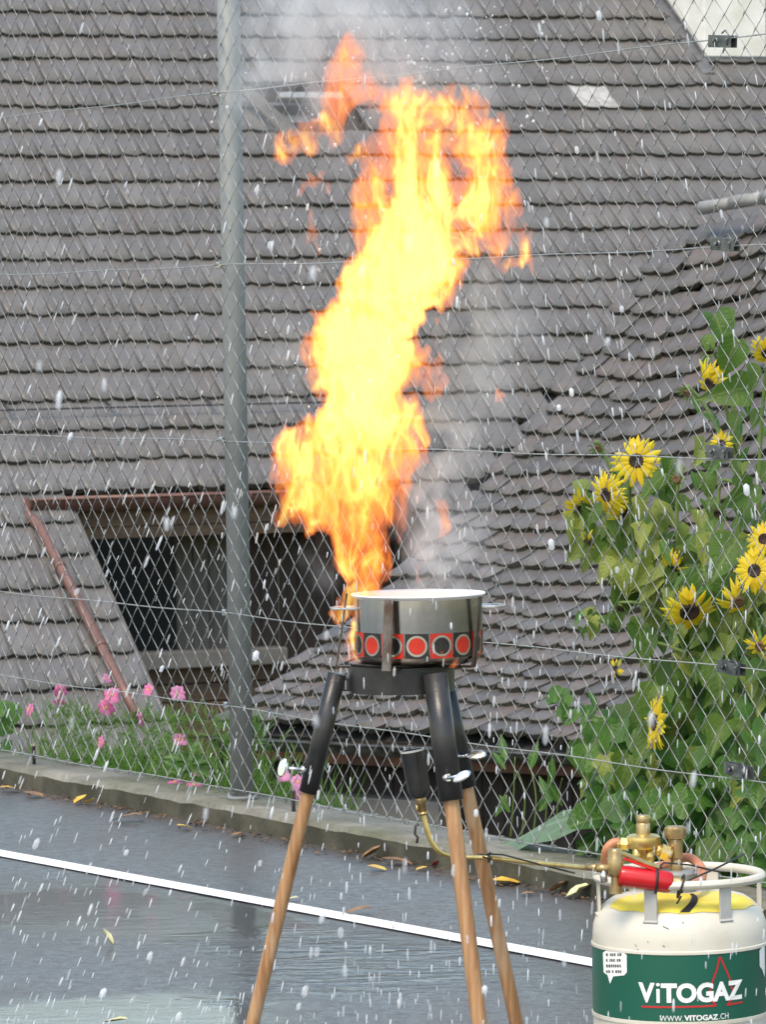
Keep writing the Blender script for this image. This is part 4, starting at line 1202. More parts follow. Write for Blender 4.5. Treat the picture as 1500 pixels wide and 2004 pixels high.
def FP(x, y, d): return P(x, y, fence_y(x) + d)
PLANTS = [
    # base x, label, [stem mid points], [heads]
    (1262, 'sunflower plant with the wide open bloom nearest the fence wire, leaning to the left', (1275, 1330, 1250, 1130), [
        (1246, 902, .16, 46, (-.12, -1, .12), dict(n=15, droop=.12, disc=.29, gaps=.12)),
        (1188, 968, .20, 44, (-.75, -.6, -.25), dict(n=17, droop=.35, gaps=.05)),
        (1136, 992, .22, 34, (-.3, .5, .6), dict(n=12, droop=-.3, gaps=.3)),
        (1170, 878, .24, 20, (-.2, -.8, -.5), dict(pet=False, husk=True)),
        (1152, 1062, .22, 30, (-.7, -.4, -.7), dict(n=9, gaps=.6, droop=.5)),
        (1222, 1005, .30, 30, (.4, -.6, -.5), dict(n=12, gaps=.35, droop=.5))]),
    (1345, 'sunflower plant with the big drooping bloom whose brown disc looks down', (1350, 1400, 1350, 1280), [
        (1350, 1196, .14, 50, (.10, -.80, -.58), dict(n=17, droop=.42, disc=.36, gaps=.12)),
        (1318, 1112, .30, 34, (-.5, -.5, -.6), dict(n=12, gaps=.35, droop=.5)),
        (1325, 938, .28, 26, (-.6, -.8, -.1), dict(pet=False, husk=True)),
        (1215, 1192, .24, 22, (-.4, -.5, -.7), dict(pet=False)),
        (1205, 1308, .18, 17, (-.5, -.8, .1), dict(n=10, gaps=.4))]),
    (1300, 'sunflower plant with a low bloom turned sideways to the left above the vine leaves', (1330, 1560, 1320, 1480), [
        (1284, 1414, .14, 48, (-.95, -.25, .12), dict(n=17, droop=.1, disc=.33))]),
    (1430, 'tall sunflower plant with the highest bloom facing left above the bare roof', (1440, 1250, 1450, 950), [
        (1392, 752, .22, 44, (-.75, -.45, -.35), dict(n=16, droop=.3)),
        (1345, 770, .24, 24, (-.6, -.6, -.6), dict(pet=False, husk=True)),
        (1413, 868, .20, 24, (-.2, -.9, .1), dict(n=11, gaps=.2)),
        (1390, 690, .26, 22, (.1, -.3, -.9), dict(pet=False)),
        (1405, 1005, .34, 24, (-.3, -.7, -.4), dict(pet=False))]),
    (1500, 'sunflower plant at the picture edge with two blooms beside each other at mid height', (1500, 1400, 1490, 1250), [
        (1478, 1117, .15, 42, (-.4, -.85, .15), dict(n=18, droop=.15)),
        (1496, 1055, .24, 34, (-.2, -.9, .3), dict(n=16)),
        (1445, 1178, .22, 40, (.1, -.7, -.5), dict(n=10, gaps=.5, droop=.6, husk=True)),
        (1503, 692, .26, 36, (-.3, -.7, -.5), dict(n=15, droop=.4)),
        (1488, 1265, .20, 30, (-.3, -.8, -.4), dict(n=10, gaps=.5, husk=True))]),
]
rs = random.Random(31)
plants = []
for bx, labl, (x1, y1, x2, y2), heads in PLANTS:
    base = FP(bx, 1640, .38); base.z = -.22
    pl = thing('sunflower_plant', labl, 'sunflower', base, 'sunflower plants behind the fence')
    m1, m2 = FP(x1, y1, .36), FP(x2, y2, .33)
    stem(pl, [base, m1, m2], .0105, .007)
    plants.append((pl, bx))
    for k, (hx, hy, d, rp, face, kw) in enumerate(heads):
        q = head(pl, hx, hy, d, rp, face, 100 + int(hx), **kw)
        j = m2 if hy < y2 + 60 else m1.lerp(m2, .6)
        mid = j.lerp(q, .55) + V((.02 * rs.uniform(-1, 1), .02, .05))
        stem(pl, [j, mid, q + V((0, 0, .012)), q], .006, .0042)
REG = [  # polygon, number, kinds, size range (m), depth range
    ([(1150, 900), (1330, 880), (1500, 830), (1500, 1060), (1380, 1060), (1290, 1050), (1160, 1060), (1120, 1010)], 66, ('heart', 'sick', 'lance', 'heart'), (.03, .072), (.22, .5)),
    ([(1240, 1040), (1500, 1040), (1500, 1370), (1300, 1370), (1275, 1250), (1235, 1150)], 170, ('heart', 'heart', 'sick', 'lance', 'sick'), (.03, .082), (.20, .5)),
    ([(1370, 640), (1450, 640), (1500, 720), (1500, 840), (1400, 840), (1340, 770)], 12, ('heart', 'lance'), (.045, .085), (.26, .45)),
    ([(1120, 990), (1290, 960), (1290, 1090), (1150, 1110)], 26, ('sick', 'heart', 'sick'), (.04, .085), (.17, .36)),
    ([(1115, 1190), (1240, 1180), (1240, 1225), (1130, 1235)], 12, ('sick', 'lance', 'heart'), (.035, .06), (.17, .3)),
    ([(1190, 1060), (1330, 1060), (1330, 1200), (1220, 1150)], 26, ('sick', 'heart'), (.045, .10), (.17, .36)),
]
for poly, n, kinds, (s0, s1), (d0, d1) in REG:
    xs = [q[0] for q in poly]; ys = [q[1] for q in poly]; k = 0
    while k < n:
        x, y = rs.uniform(min(xs), max(xs) + 25), rs.uniform(min(ys), max(ys))
        if not inpoly(min(x, 1499), y, poly): continue
        k += 1
        pl = min(plants, key=lambda q: abs(q[1] - x) + rs.uniform(0, 60))[0]
        leaf_at(pl, rs.choice(kinds), FP(x, y, rs.uniform(d0, d1)), rs.uniform(s0, s1), (rs.uniform(-.8, .8), rs.uniform(-.5, .3), -1), (rs.uniform(-.4, .5), -.75, .65), rs)
for x, y, s_, dn in ((1440, 1090, .12, (-.5, 0, -1)), (1380, 1150, .13, (.3, 0, -1)), (1470, 980, .085, (-.6, 0, -.5)), (1300, 960, .09, (-.6, 0, -.9)), (1275, 965, .10, (.5, 0, -.6)), (1290, 1380, .12, (-.2, 0, -1)), (1210, 1180, .09, (.1, 0, -1)), (1250, 1260, .11, (-.2, 0, -1)), (1410, 1330, .11, (0, 0, -1)), (1455, 790, .10, (-.9, 0, -.2)), (1400, 650, .09, (.2, 0, -.9)), (1440, 700, .09, (-.4, 0, -1))):
    pl = min(plants, key=lambda q: abs(q[1] - x))[0]
    leaf_at(pl, 'heart', FP(x, y - 30, .2), s_, dn, (.1, -.85, .45), rs)

# vine and broad leaved growth along the kerb, right
base = FP(1400, 1660, .5); base.z = -.22
vine = thing('vine_plant', 'dense bright green vine filling the lower right corner behind the gas cylinder', 'vine', base)
stem(vine, [base, FP(1390, 1560, .4), FP(1300, 1470, .35), FP(1160, 1400, .32)], .007, .003)
stem(vine, [base, FP(1440, 1500, .4), FP(1470, 1400, .35)], .007, .003)
for poly, n, kinds, (s0, s1), (d0, d1) in (
        ([(1150, 1400), (1240, 1370), (1500, 1350), (1500, 1560), (1160, 1560), (1140, 1480)], 140, ('round', 'heart', 'round', 'ivy', 'sick'), (.045, .11), (.14, .5)),
        ([(1170, 1530), (1500, 1520), (1500, 1740), (1220, 1690), (1150, 1660)], 145, ('ivy', 'ivy', 'round', 'lance', 'heart'), (.04, .115), (.10, .42)),
        ([(1090, 1330), (1150, 1340), (1170, 1400), (1110, 1400)], 9, ('lance', 'round'), (.04, .07), (.15, .3))):
    xs = [q[0] for q in poly]; ys = [q[1] for q in poly]; k = 0
    while k < n:
        x, y = rs.uniform(min(xs), max(xs) + 25), rs.uniform(min(ys), max(ys))
        if not inpoly(min(x, 1499), y, poly): continue
        k += 1
        leaf_at(vine, rs.choice(kinds), FP(x, y, rs.uniform(d0, d1)), rs.uniform(s0, s1), (rs.uniform(-.8, .8), rs.uniform(-.5, .2), -1), (rs.uniform(-.5, .5), -.7, .75), rs)
m = MB(); fil = leaf_mb(HEART, 77, .2, .3)
for k in range(420):                                    # leaves too deep inside the growth to tell apart
    x, y = rs.uniform(1170, 1540), rs.uniform(1130, 1720)
    if y < 1380 and x < 1310 + rs.uniform(-20, 40): continue
    z = V((rs.uniform(-.7, .7), -.6, rs.uniform(.1, 1))).normalized(); yv = V((rs.uniform(-1, 1), rs.uniform(-.4, .4), -1)); yv = (yv - z * yv.dot(z)).normalized()
    s_ = rs.uniform(.05, .12); mw = M((yv.cross(z), yv, z)).transposed().to_4x4() @ M.Diagonal((s_, s_, s_, 1)); mw.translation = FP(x, y, rs.uniform(.5, .85))
    m.add([mw @ V(p) for p in fil.v], fil.f, True)
o = m.build('undergrowth', MT['leaf'], kind='stuff')
# big pale leaf lying against the wire
base = FP(1150, 1640, .3); base.z = -.2
big = thing('broad_leaf_plant', 'plant with one large pale grey green leaf lying low against the wire', 'plant', base)
rowsB = [(-.05, .10), (.08, .22), (.25, .30), (.45, .31), (.65, .26), (.82, .15), (.95, .06), (1.0, .01)]
me = leaf_mb(rowsB, 5, -.05, .10, .03).mesh('leaf', MT['leaf_pale'])
a_, b_ = FP(1172, 1582, .22), FP(948, 1640, -.0)
z = V((.1, -.55, .8)); y = (b_ - a_); ln_ = y.length; y.normalize(); z = (z - y * z.dot(y)).normalized(); mw = M((y.cross(z), y, z)).transposed().to_4x4() @ M.Diagonal((ln_ * .62, ln_, ln_, 1)); mw.translation = a_
o = place('leaf', me, big, None); o.matrix_local = M.Translation(-ORG[big]) @ mw
leaf_at(big, 'round', FP(1190, 1600, .2), .12, (-.8, 0, -.6), (0, -.7, .7), rs)
stem(big, [base, FP(1180, 1600, .26), a_], .006, .005)
for k in range(10): leaf_at(big, 'lance', FP(rs.uniform(985, 1090), rs.uniform(1480, 1600), .3), rs.uniform(.05, .09), (rs.uniform(-.7, .7), 0, rs.choice((-1, 1))), (0, -1, .3), rs)
for k in range(5): x = 1000 + k * 22; stem(big, [FP(x, 1640, .35), FP(x + 6, 1560, .33), FP(x + rs.uniform(-14, 14), rs.uniform(1480, 1530), .3)], .003, .0015)

# pink cosmos on the left
def cosmos(label, bx, by, fl, spread, top, nf, extra=()):
    base = FP(bx, by, .35); base.z = -.22
    pl = thing('cosmos_plant', label, 'flower', base, 'pink cosmos plants behind the fence')
    r = random.Random(int(bx)); m = MB()
    for k in range(nf):
        x = bx + r.gauss(0, spread * .5); y = r.uniform(top, by + 10); p = FP(x, y, r.uniform(.16, .55))
        dv = V((r.uniform(-1, 1), r.uniform(-.6, .6), r.uniform(-.1, 1.2))).normalized()
        for q in range(7):
            d2 = (dv + V((r.uniform(-.8, .8), r.uniform(-.6, .6), r.uniform(-.3, .8)))).normalized(); s_ = r.uniform(.025, .055); w_ = V((r.uniform(-1, 1), .3, r.uniform(-1, 1))).cross(d2).normalized() * .0016
            b_ = p + dv * q * .006
            m.add([b_ - w_, b_ + w_, b_ + d2 * s_ * .5 + w_ * .8, b_ + d2 * s_, b_ + d2 * s_ * .5 - w_ * .8], [(0, 1, 2, 3, 4)])
    m.build('foliage', MT['feather'], pl)
    for (x, y, rp, face, pale) in fl:
        p = FP(x, y, r.uniform(.14, .3)); rad = rp * p.y / FPX; z = V(face).normalized(); mw = zframe(p, z)
        h = place('flower_head', petal_ring(8, rad * .14, rad, rad * .72, .12, int(x), 0, 0, 1, .1).mesh('flower_head', MT['pink_pale' if pale else 'pink']), pl, None); h.matrix_local = M.Translation(-ORG[pl]) @ mw; ORG[h] = V((0, 0, 0))
        mm = MB(); mm.lathe([(0, rad * .16), (rad * .13, rad * .12), (rad * .17, 0), (0, -rad * .1)], M.Identity(4), 10); sub('flower_centre', mm.mesh('flower_centre', MT['petal']), h)
        q = p - z * rad * .1
        stem(pl, [base + V((r.uniform(-.03, .03), 0, 0)), base.lerp(q, .6) + V((r.uniform(-.03, .03), .02, .03)), q], .0018, .0012)
cosmos('cosmos plant at the far left with deep pink blooms nodding on thin stalks', 150, 1500, [(57, 1388, 15, (-.7, -.5, .4), 0), (118, 1354, 19, (-.1, -.8, -.5), 0), (116, 1374, 14, (0, -.7, -.7), 0), (219, 1360, 19, (.1, -1, .3), 0), (209, 1384, 20, (-.2, -.9, -.2), 0), (196, 1453, 15, (-.8, -.5, .2), 0), (210, 1328, 13, (.6, -.5, .4), 1)], 90, 1385, 190)
cosmos('cosmos plant between downpipe and fence post with round pale pink blooms', 330, 1540, [(290, 1350, 16, (-.5, -.7, .3), 0), (348, 1357, 18, (.05, -1, .1), 1), (278, 1407, 17, (.85, -.3, .1), 0), (352, 1447, 17, (.1, -1, .35), 1), (343, 1531, 17, (-.1, -.5, .9), 0), (380, 1535, 20, (.1, -.4, .9), 0), (388, 1512, 12, (.2, -.6, .7), 1)], 95, 1400, 230)
cosmos('cosmos plant right of the fence post with pale blooms low beside the stove leg', 470, 1560, [(556, 1516, 16, (-.1, -.9, .4), 1), (584, 1530, 18, (.1, -.9, .3), 1), (582, 1555, 15, (.2, -.9, -.3), 1)], 70, 1410, 210)
base = FP(-15, 1500, .4); base.z = -.22
lv = thing('climbing_plant', 'green climbing plant with broad leaves at the far left edge of the fence', 'plant', base)
stem(lv, [base, FP(-6, 1430, .3), FP(10, 1375, .2)], .004, .003); stem(lv, [FP(-10, 1405, .25), FP(20, 1425, .2), FP(45, 1440, .2), FP(58, 1442, .2)], .003, .0012)
for x, y, s_ in ((2, 1372, .09), (18, 1380, .07), (-8, 1400, .08), (8, 1405, .06), (2, 1455, .06), (18, 1480, .05), (-2, 1490, .06), (30, 1490, .04)): leaf_at(lv, 'round', FP(x, y, .2), s_, (rs.uniform(-.5, .5), 0, -1), (.2, -.7, .6), rs)
m = MB()
for k in range(900):                                    # rank grass and weeds behind the kerb
    s = rs.uniform(-2.3, -.55); p = F(s, -KW - rs.uniform(.02, .45), -.2); h = rs.uniform(.2, .36); d = V((rs.uniform(-.35, .35), rs.uniform(-.35, .35), 1)); w_ = V((1, rs.uniform(-.5, .5), 0)) * .004
    m.add([p - w_, p + w_, p + d * h * .6 + w_ * .7, p + d * h + V((d.x, d.y, 0)) * .06, p + d * h * .6 - w_ * .7], [(0, 1, 2, 3, 4)])
m.build('grass', MT['feather'], kind='stuff')
pl_ = (500, 1480)
base = FP(380, 1560, .2); base.z = -.22
sil = thing('leafy_weed', 'weed with narrow pale leaves at the foot of the fence left of the post', 'plant', base)
stem(sil, [base, FP(375, 1480, .2)], .003, .002); 
for k in range(14):
    a = R(k * 26); leaf_at(sil, 'lance', FP(372 + 6 * math.cos(a), 1495 + rs.uniform(-12, 18), .18), rs.uniform(.05, .085), (math.cos(a), 0, math.sin(a) * .7 + .5), (0, -1, .4), rs)

# ------------------------------------------------------------------ fallen leaves along the kerb
FALL = [(22, 1547, 34, 'yellow', 'small yellow fallen leaf against the kerb at the left edge', 0), (66, 1558, 34, 'brown', 'flat tan fallen leaf on the asphalt near the left edge', 0),
        (158, 1571, 24, 'yellow', 'bright yellow curled leaf on the asphalt below the pink flowers', .6), (176, 1573, 18, 'yellow', 'second yellow curled leaf touching the bright one below the pink flowers', .6),
        (250, 1605, 48, 'brown', 'long tan fallen leaf on the asphalt left of the fence post', 0), (362, 1620, 24, 'yellow', 'small yellow leaf just left of the fence post', 0), (466, 1634, 20, 'brown', 'rust brown leaf at the kerb under the fence post', .3),
        (207, 1848, 27, 'green', 'pale leaf standing upright on the wet asphalt, lower left', 1.0), (227, 2000, 40, 'green', 'pale leaf cut by the bottom edge, lower left', .3), (571, 1760, 22, 'green', 'pale leaf on the white line beside the left stove leg', 0),
        (702, 1786, 40, 'brown', 'tan leaf lying on the white line between the stove legs', 0), (732, 1678, 38, 'brown', 'orange brown crumpled leaf at the kerb between the stove legs', .6), (778, 1690, 44, 'brown', 'thin brown leaf at the kerb right of the orange one', 0), (738, 1701, 30, 'yellow', 'small tan leaf on the asphalt under the crumpled orange leaf', 0),
        (861, 1694, 28, 'red', 'crimson fallen petals at the kerb left of the middle stove leg', .5), (826, 1700, 18, 'yellow', 'tiny yellow leaf left of the crimson petals', 0), (980, 1727, 60, 'yellow', 'long yellow leaf at the kerb just right of the stove legs', .2), (1034, 1748, 24, 'brown', 'small tan leaf at the kerb left of the gas cylinder', .2),
        (1097, 1744, 34, 'brown', 'orange curled leaf at the kerb near the gas cylinder', .6), (1137, 1753, 46, 'green', 'pale green wilted leaf at the kerb beside the gas cylinder', .5), (914, 1716, 22, 'brown', 'rusty leaf at the kerb behind the right stove leg', .2)]
for k, (x, y, w_, c, lab_, lift) in enumerate(FALL):
    p = G(x, y, .006); s_ = 1.2 * w_ * p.y / FPX; r = random.Random(k)
    mm = leaf_mb([(0, .04), (.2, .22), (.5, .30), (.8, .17), (1, .02)], 200 + k, .5 * (lift + .15), .25 - lift * .9, .08)
    a = r.uniform(-.5, .5) + (math.pi if r.random() < .5 else 0)
    mw = M.Translation(p) @ M.Rotation(a, 4, 'Z') @ M.Rotation(R(-90), 4, 'Z') @ M.Rotation(lift * .5, 4, 'X') @ M.Translation((0, 0, 0)) @ M.Diagonal((s_ * 1.6, s_, s_ * .9, 1)) @ M.Translation((0, -.5, .02))
    o = MB().add([mw @ V(v_) for v_ in mm.v], mm.f, True); zmin = min(v_[2] for v_ in o.v); o.v = [(q[0], q[1], q[2] - zmin + .005) for q in o.v]
    tag(o.build('fallen_leaf', MT['fallen_' + c]), lab_, 'leaf', 'fallen leaves on the wet asphalt')
m = MB()
for k in range(620):                                    # crumbs swept against the kerb
    s = rs.uniform(-2, 2.6); n_ = abs(rs.gauss(.0, .05)) + .006
    p = F(s, n_, .003); q = rs.uniform(.003, .012); a = rs.uniform(0, 6.3)
    m.add([p + V((q * math.cos(a + t_) * rs.uniform(.4, 1), q * math.sin(a + t_) * rs.uniform(.4, 1), rs.uniform(0, .007))) for t_ in (0, 1.3, 2.8, 4.4)], [(0, 1, 2, 3)])
m.build('kerb_litter', MT['litter'], kind='stuff')

# ------------------------------------------------------------------ flame and smoke
def flame_field(NX=272, NY=56, NZ=590, x0=510., x1=1075., y0=30., y1=1300., half=180.):
    rs = np.random.RandomState(7)
    def up(a, n, ax):
        m = a.shape[ax]; t = np.linspace(0, m-1.001, n); i = t.astype(int); f = (t-i).astype(np.float32)
        f = f*f*(3-2*f); sh = [1, 1, 1]; sh[ax] = n; f = f.reshape(sh)
        return np.take(a, i, ax)*(1-f) + np.take(a, np.minimum(i+1, m-1), ax)*f
    def noise(cx, cy, cz):
        a = rs.uniform(-1, 1, (int(cx)+2, int(cy)+2, int(cz)+2)).astype(np.float32)
        return up(up(up(a, NY, 1), NX, 0), NZ, 2)
    W, H, D = x1-x0, y1-y0, 2*half
    def nz(sx, sy, sz): return noise(W/sx, D/sy, H/sz)     # sizes in px
    P = []
    def pf(x, y, r, w, z=None, rz=None, ry=None):
        w = w*(1+10./(r+8)) if r < 34 else w
        P.append((x, y, rs.uniform(-.25, .25)*min(r, 60) if z is None else z, r, w, rz or r*.8, ry or r))
    def line(pts, w0, w1, n):
        pts = np.array(pts, float); s = np.linspace(0, len(pts)-1.001, n)
        for k, t in enumerate(s):
            i = int(t); q = pts[i]*(1-t+i)+pts[i+1]*(t-i); pf(q[0], q[1], q[2], w0+(w1-w0)*k/(n-1))
    # main column, bottom to top
    SL_ = [(1165,708,34,.5),(1100,703,44,.6),(1050,690,64,.52),(1000,665,98,.54),(960,675,122,.56),(900,676,140,.70),(850,700,124,.92),(800,710,88,1.2),(770,712,80,1.25),
           (735,710,106,1.25),(700,706,111,1.28),(670,697,103,1.28),(640,720,98,1.3),(600,746,98,1.3),(570,780,117,1.3),(545,786,118,1.3),(500,803,100,1.3),(450,806,82,1.25),(400,842,64,1.1),(350,834,70,.86),(300,834,58,.62),(250,852,34,.40)]
    ys_ = [q[0] for q in SL_][::-1]
    for y in np.arange(252, 1162, 13.):
        x, r, w = [np.interp(y, ys_, [q[k] for q in SL_][::-1]) for k in (1, 2, 3)]
        pf(x, y, r+3, w, rs.uniform(-14, 14), r*.62+8, 44.)
    # lower left lobe, curl and hanging tongues
    line([(600,880,62),(562,888,44),(552,915,34)], .85, .75, 5)
    line([(600,965,52),(565,972,30),(546,990,24),(556,1008,18)], .7, .65, 7)
    line([(640,1010,50),(610,1025,26),(598,1040,14)], .6, .5, 5)
    line([(680,1040,46),(668,1075,22),(668,1100,10)], .6, .5, 5)
    line([(740,960,60),(770,975,38),(775,1010,24)], .42, .35, 6)
    line([(790,830,44),(812,860,28),(808,905,16)], .7, .45, 6)
    # sides
    line([(640,680,40),(606,685,24),(597,675,15)], .9, .7, 5); line([(640,730,40),(612,745,20),(622,775,10)], .9, .7, 5)
    line([(640,640,34),(625,628,16)], .9, .7, 3)
    line([(860,560,52),(890,545,30),(900,525,22)], .9, .6, 6); line([(870,590,24),(868,615,10)], .7, .5, 4)
    line([(790,700,40),(815,725,26),(822,742,16)], .9, .6, 5)
    line([(800,755,22),(835,768,20),(865,755,20),(872,730,13),(857,700,8)], .35, .4, 10)
    line([(855,690,8),(845,650,7)], .3, .25, 4)
    # orange cloud at upper right
    for a in [(820,225,62,.45),(880,215,48,.42),(925,215,34,.36),(955,213,22,.34),(800,275,56,.4),(750,305,40,.4),(725,295,30,.38),
              (940,300,72,.46),(985,265,30,.4),(992,300,22,.42),(975,350,52,.36),(1000,400,40,.3),(935,400,66,.46),(905,455,46,.5),
              (960,450,50,.36),(990,460,34,.34),(740,390,52,.34),(725,440,36,.38),(715,490,30,.5),(760,350,50,.4),(700,310,16,.34),(1015,420,18,.3),
              (900,470,40,.4),(925,480,30,.4)]: pf(a[0], a[1], a[2], a[3]*1.6)
    line([(945,465,19),(962,500,16),(990,530,15),(1018,530,15),(1038,510,14),(1042,478,14),(1027,448,15),(1003,425,17)], .85, .85, 30)
    line([(1005,430,14),(1018,455,12),(1022,490,8)], .25, .2, 8)
    # red top and left arm
    for a in [(700,110,38,.26),(690,150,40,.26),(676,195,36,.28),(722,175,46,.22),(752,200,36,.26),(785,190,26,.24),(760,160,12,.3),(668,235,24,.36),(712,85,22,.2),(718,60,12,.15)]: pf(a[0], a[1], a[2], a[3]*1.4)
    line([(655,240,22),(620,252,17),(595,268,17),(575,285,21),(562,298,20)], .7, .8, 14)
    line([(672,250,20),(660,275,13),(645,295,9),(640,310,5)], .38, .3, 8)
    line([(625,344,17),(626,358,15)], 1.0, .9, 3); line([(612,372,12),(603,386,14)], .5, .5, 4); line([(636,366,11),(646,388,10)], .5, .5, 5)
    line([(620,432,9),(626,460,12),(631,485,8)], .4, .4, 7)
    # licks beside the pot
    line([(690,1140,28),(672,1150,19),(655,1175,18),(630,1198,14)], 1.0, .85, 12)
    line([(676,1110,12),(668,1145,10)], .4, .4, 4); line([(690,1185,16),(684,1235,22),(672,1268,17),(650,1278,12)], 1.0, .9, 14)
    line([(690,1240,10),(688,1280,6)], .36, .3, 5)
    line([(862,1005,13),(852,1045,10)], .4, .35, 5); line([(795,1130,8),(793,1150,8)], .25, .2, 4)
    line([(978,788,8),(978,806,9)], .6, .6, 3)
    for q in range(9): pf(842+q*3.4+rs.uniform(-3,3), 1277-8*rs.uniform(0,1), rs.uniform(3.5,6), .6, z=-132, rz=6)
    line([(770,1170,7),(776,1195,6)], .3, .2, 4)
    X = np.linspace(x0, x1, NX, dtype=np.float32); Y = np.linspace(-half, half, NY, dtype=np.float32); Z = np.linspace(y0, y1, NZ, dtype=np.float32)
    B = np.full((NX, NY, NZ), -60, np.float32); HW = np.zeros_like(B); SW = np.full_like(B, 1e-4)
    for x, y, z, r, w, rz, ry in P:
        R = 1+40./r
        i0, i1 = np.searchsorted(X, [x-R*r, x+R*r]); j0, j1 = np.searchsorted(Y, [z-R*rz, z+R*rz]); k0, k1 = np.searchsorted(Z, [y-R*ry, y+R*ry])
        q = ((X[i0:i1, None, None]-x)/r)**2+((Y[None, j0:j1, None]-z)/rz)**2+((Z[None, None, k0:k1]-y)/ry)**2
        d = (1-np.sqrt(q))*r; e = np.exp(np.clip(d, -40, 60)/9.)
        B[i0:i1, j0:j1, k0:k1] = np.maximum(B[i0:i1, j0:j1, k0:k1], d)
        HW[i0:i1, j0:j1, k0:k1] += e*w; SW[i0:i1, j0:j1, k0:k1] += e
    HW /= SW; del SW
    # warp: big swirls, then stretched licks
    ax = [np.arange(n, dtype=np.float32) for n in (NX, NY, NZ)]
    dx, dy, dz = W/(NX-1), D/(NY-1), H/(NZ-1)
    def sample(F, u, v, w):
        u = np.clip(u, 0, NX-1.01); v = np.clip(v, 0, NY-1.01); w = np.clip(w, 0, NZ-1.01)
        i = u.astype(np.int32); j = v.astype(np.int32); k = w.astype(np.int32); fu = u-i; fv = v-j; fw = w-k
        o = (i*NY+j)*NZ+k; f = F.ravel(); s1 = NY*NZ; s2 = NZ
        a = f[o]*(1-fw)+f[o+1]*fw; b = f[o+s2]*(1-fw)+f[o+s2+1]*fw
        c = f[o+s1]*(1-fw)+f[o+s1+1]*fw; d = f[o+s1+s2]*(1-fw)+f[o+s1+s2+1]*fw
        return (a*(1-fv)+b*fv)*(1-fu)+(c*(1-fv)+d*fv)*fu
    wx = nz(75, 75, 110)*12+nz(30, 36, 52)*10+nz(13, 20, 26)*6
    wz = nz(60, 60, 85)*28+nz(24, 30, 48)*22+nz(10, 18, 24)*12
    U = ax[0][:, None, None]+wx/dx; V = ax[1][None, :, None]+nz(60, 60, 90)*20/dy; Wk = ax[2][None, None, :]+wz/dz
    V = np.broadcast_to(V, U.shape)
    F = sample(B, U, V, Wk); HT = sample(HW, U, V, Wk)
    del U, V, Wk, B, HW
    U2 = ax[0][:, None, None]+(nz(40, 50, 70)*22+nz(16, 22, 34)*8)/dx; W2 = ax[2][None, None, :]+(nz(44, 50, 60)*34+nz(16, 22, 30)*10)/dz
    V2 = np.broadcast_to(ax[1][None, :, None], U2.shape)
    def ridge(sx, sy, sz): return np.clip(1-np.abs(nz(sx, sy, sz)*.8+.35*nz(sx*.5, sy*.6, sz*.5))*2.2, 0, 1)
    r1 = sample(ridge(40, 60, 150), U2, V2, W2); r2 = sample(ridge(18, 30, 58), U2, V2, W2)
    F = F+5*nz(22, 30, 44)+5*nz(9, 16, 22)
    ins = np.clip(F/20, 0, 1); ins = .30*np.clip(F/5, 0, 1)+.70*ins*ins*(3-2*ins)
    core = np.clip((F-8)/40, 0, 1)*np.clip((HT-.86)/.3, 0, 1)
    fil = .10+.9*r1**2+1.0*r2**2+.7*r1*r2
    fil = fil*(1-core)+core*(.62+.75*r2+.55*r1)
    E = ins*HT*fil*np.clip(F/3, 0, 1)
    return E.astype(np.float32), (X, Y, Z)

def field_object(name, E, lo, hi, parent=None):
    """a cloud of points carrying the field, and a geometry node tree that turns it into a volume"""
    me = bpy.data.meshes.new(name); me.vertices.add(E.size)
    g = np.meshgrid(*[np.linspace(lo[i], hi[i], E.shape[i], dtype=np.float32) for i in range(3)], indexing='ij')
    me.vertices.foreach_set('co', np.stack(g, -1).ravel())
    a = me.attributes.new('heat', 'FLOAT', 'POINT'); a.data.foreach_set('value', np.ascontiguousarray(E).ravel())
    o = bpy.data.objects.new(name, me); COL.objects.link(o)
    ng = bpy.data.node_groups.new(name, 'GeometryNodeTree')
    for d in ('INPUT', 'OUTPUT'): ng.interface.new_socket('Geometry', in_out=d, socket_type='NodeSocketGeometry')
    n = ng.nodes.new; L = ng.links.new
    gi = n('NodeGroupInput'); go = n('NodeGroupOutput'); vc = n('GeometryNodeVolumeCube'); si = n('GeometryNodeSampleIndex')
    at = n('GeometryNodeInputNamedAttribute'); at.data_type = 'FLOAT'; at.inputs['Name'].default_value = 'heat'
    vc.inputs['Min'].default_value = lo; vc.inputs['Max'].default_value = hi
    for k, r in zip(('Resolution X', 'Resolution Y', 'Resolution Z'), E.shape): vc.inputs[k].default_value = r
    pos = n('GeometryNodeInputPosition'); sep = n('ShaderNodeSeparateXYZ'); L(pos.outputs[0], sep.inputs[0])
    def m(op, *v):
        q = n('ShaderNodeMath'); q.operation = op
        for i, x in enumerate(v):
            if hasattr(x, 'links'): L(x, q.inputs[i])
            else: q.inputs[i].default_value = x
        return q.outputs[0]
    idx = None
    for k in range(3):
        q = m('ROUND', m('DIVIDE', m('SUBTRACT', sep.outputs[k], lo[k]), (hi[k] - lo[k]) / (E.shape[k] - 1)))
        idx = q if idx is None else m('MULTIPLY_ADD', idx, float(E.shape[k]), q)
    si.data_type = 'FLOAT'; si.clamp = True
    L(gi.outputs[0], si.inputs['Geometry']); L(at.outputs[0], si.inputs['Value']); L(idx, si.inputs['Index']); L(si.outputs[0], vc.inputs['Density'])
    sm = n('GeometryNodeSetMaterial'); L(vc.outputs[0], sm.inputs['Geometry']); L(sm.outputs[0], go.inputs[0])
    vm = n('GeometryNodeVolumeToMesh'); L(vc.outputs[0], vm.inputs['Volume'])
    md = o.modifiers.new('field', 'NODES'); md.node_group = ng
    return o, me, ng, sm, vm, go
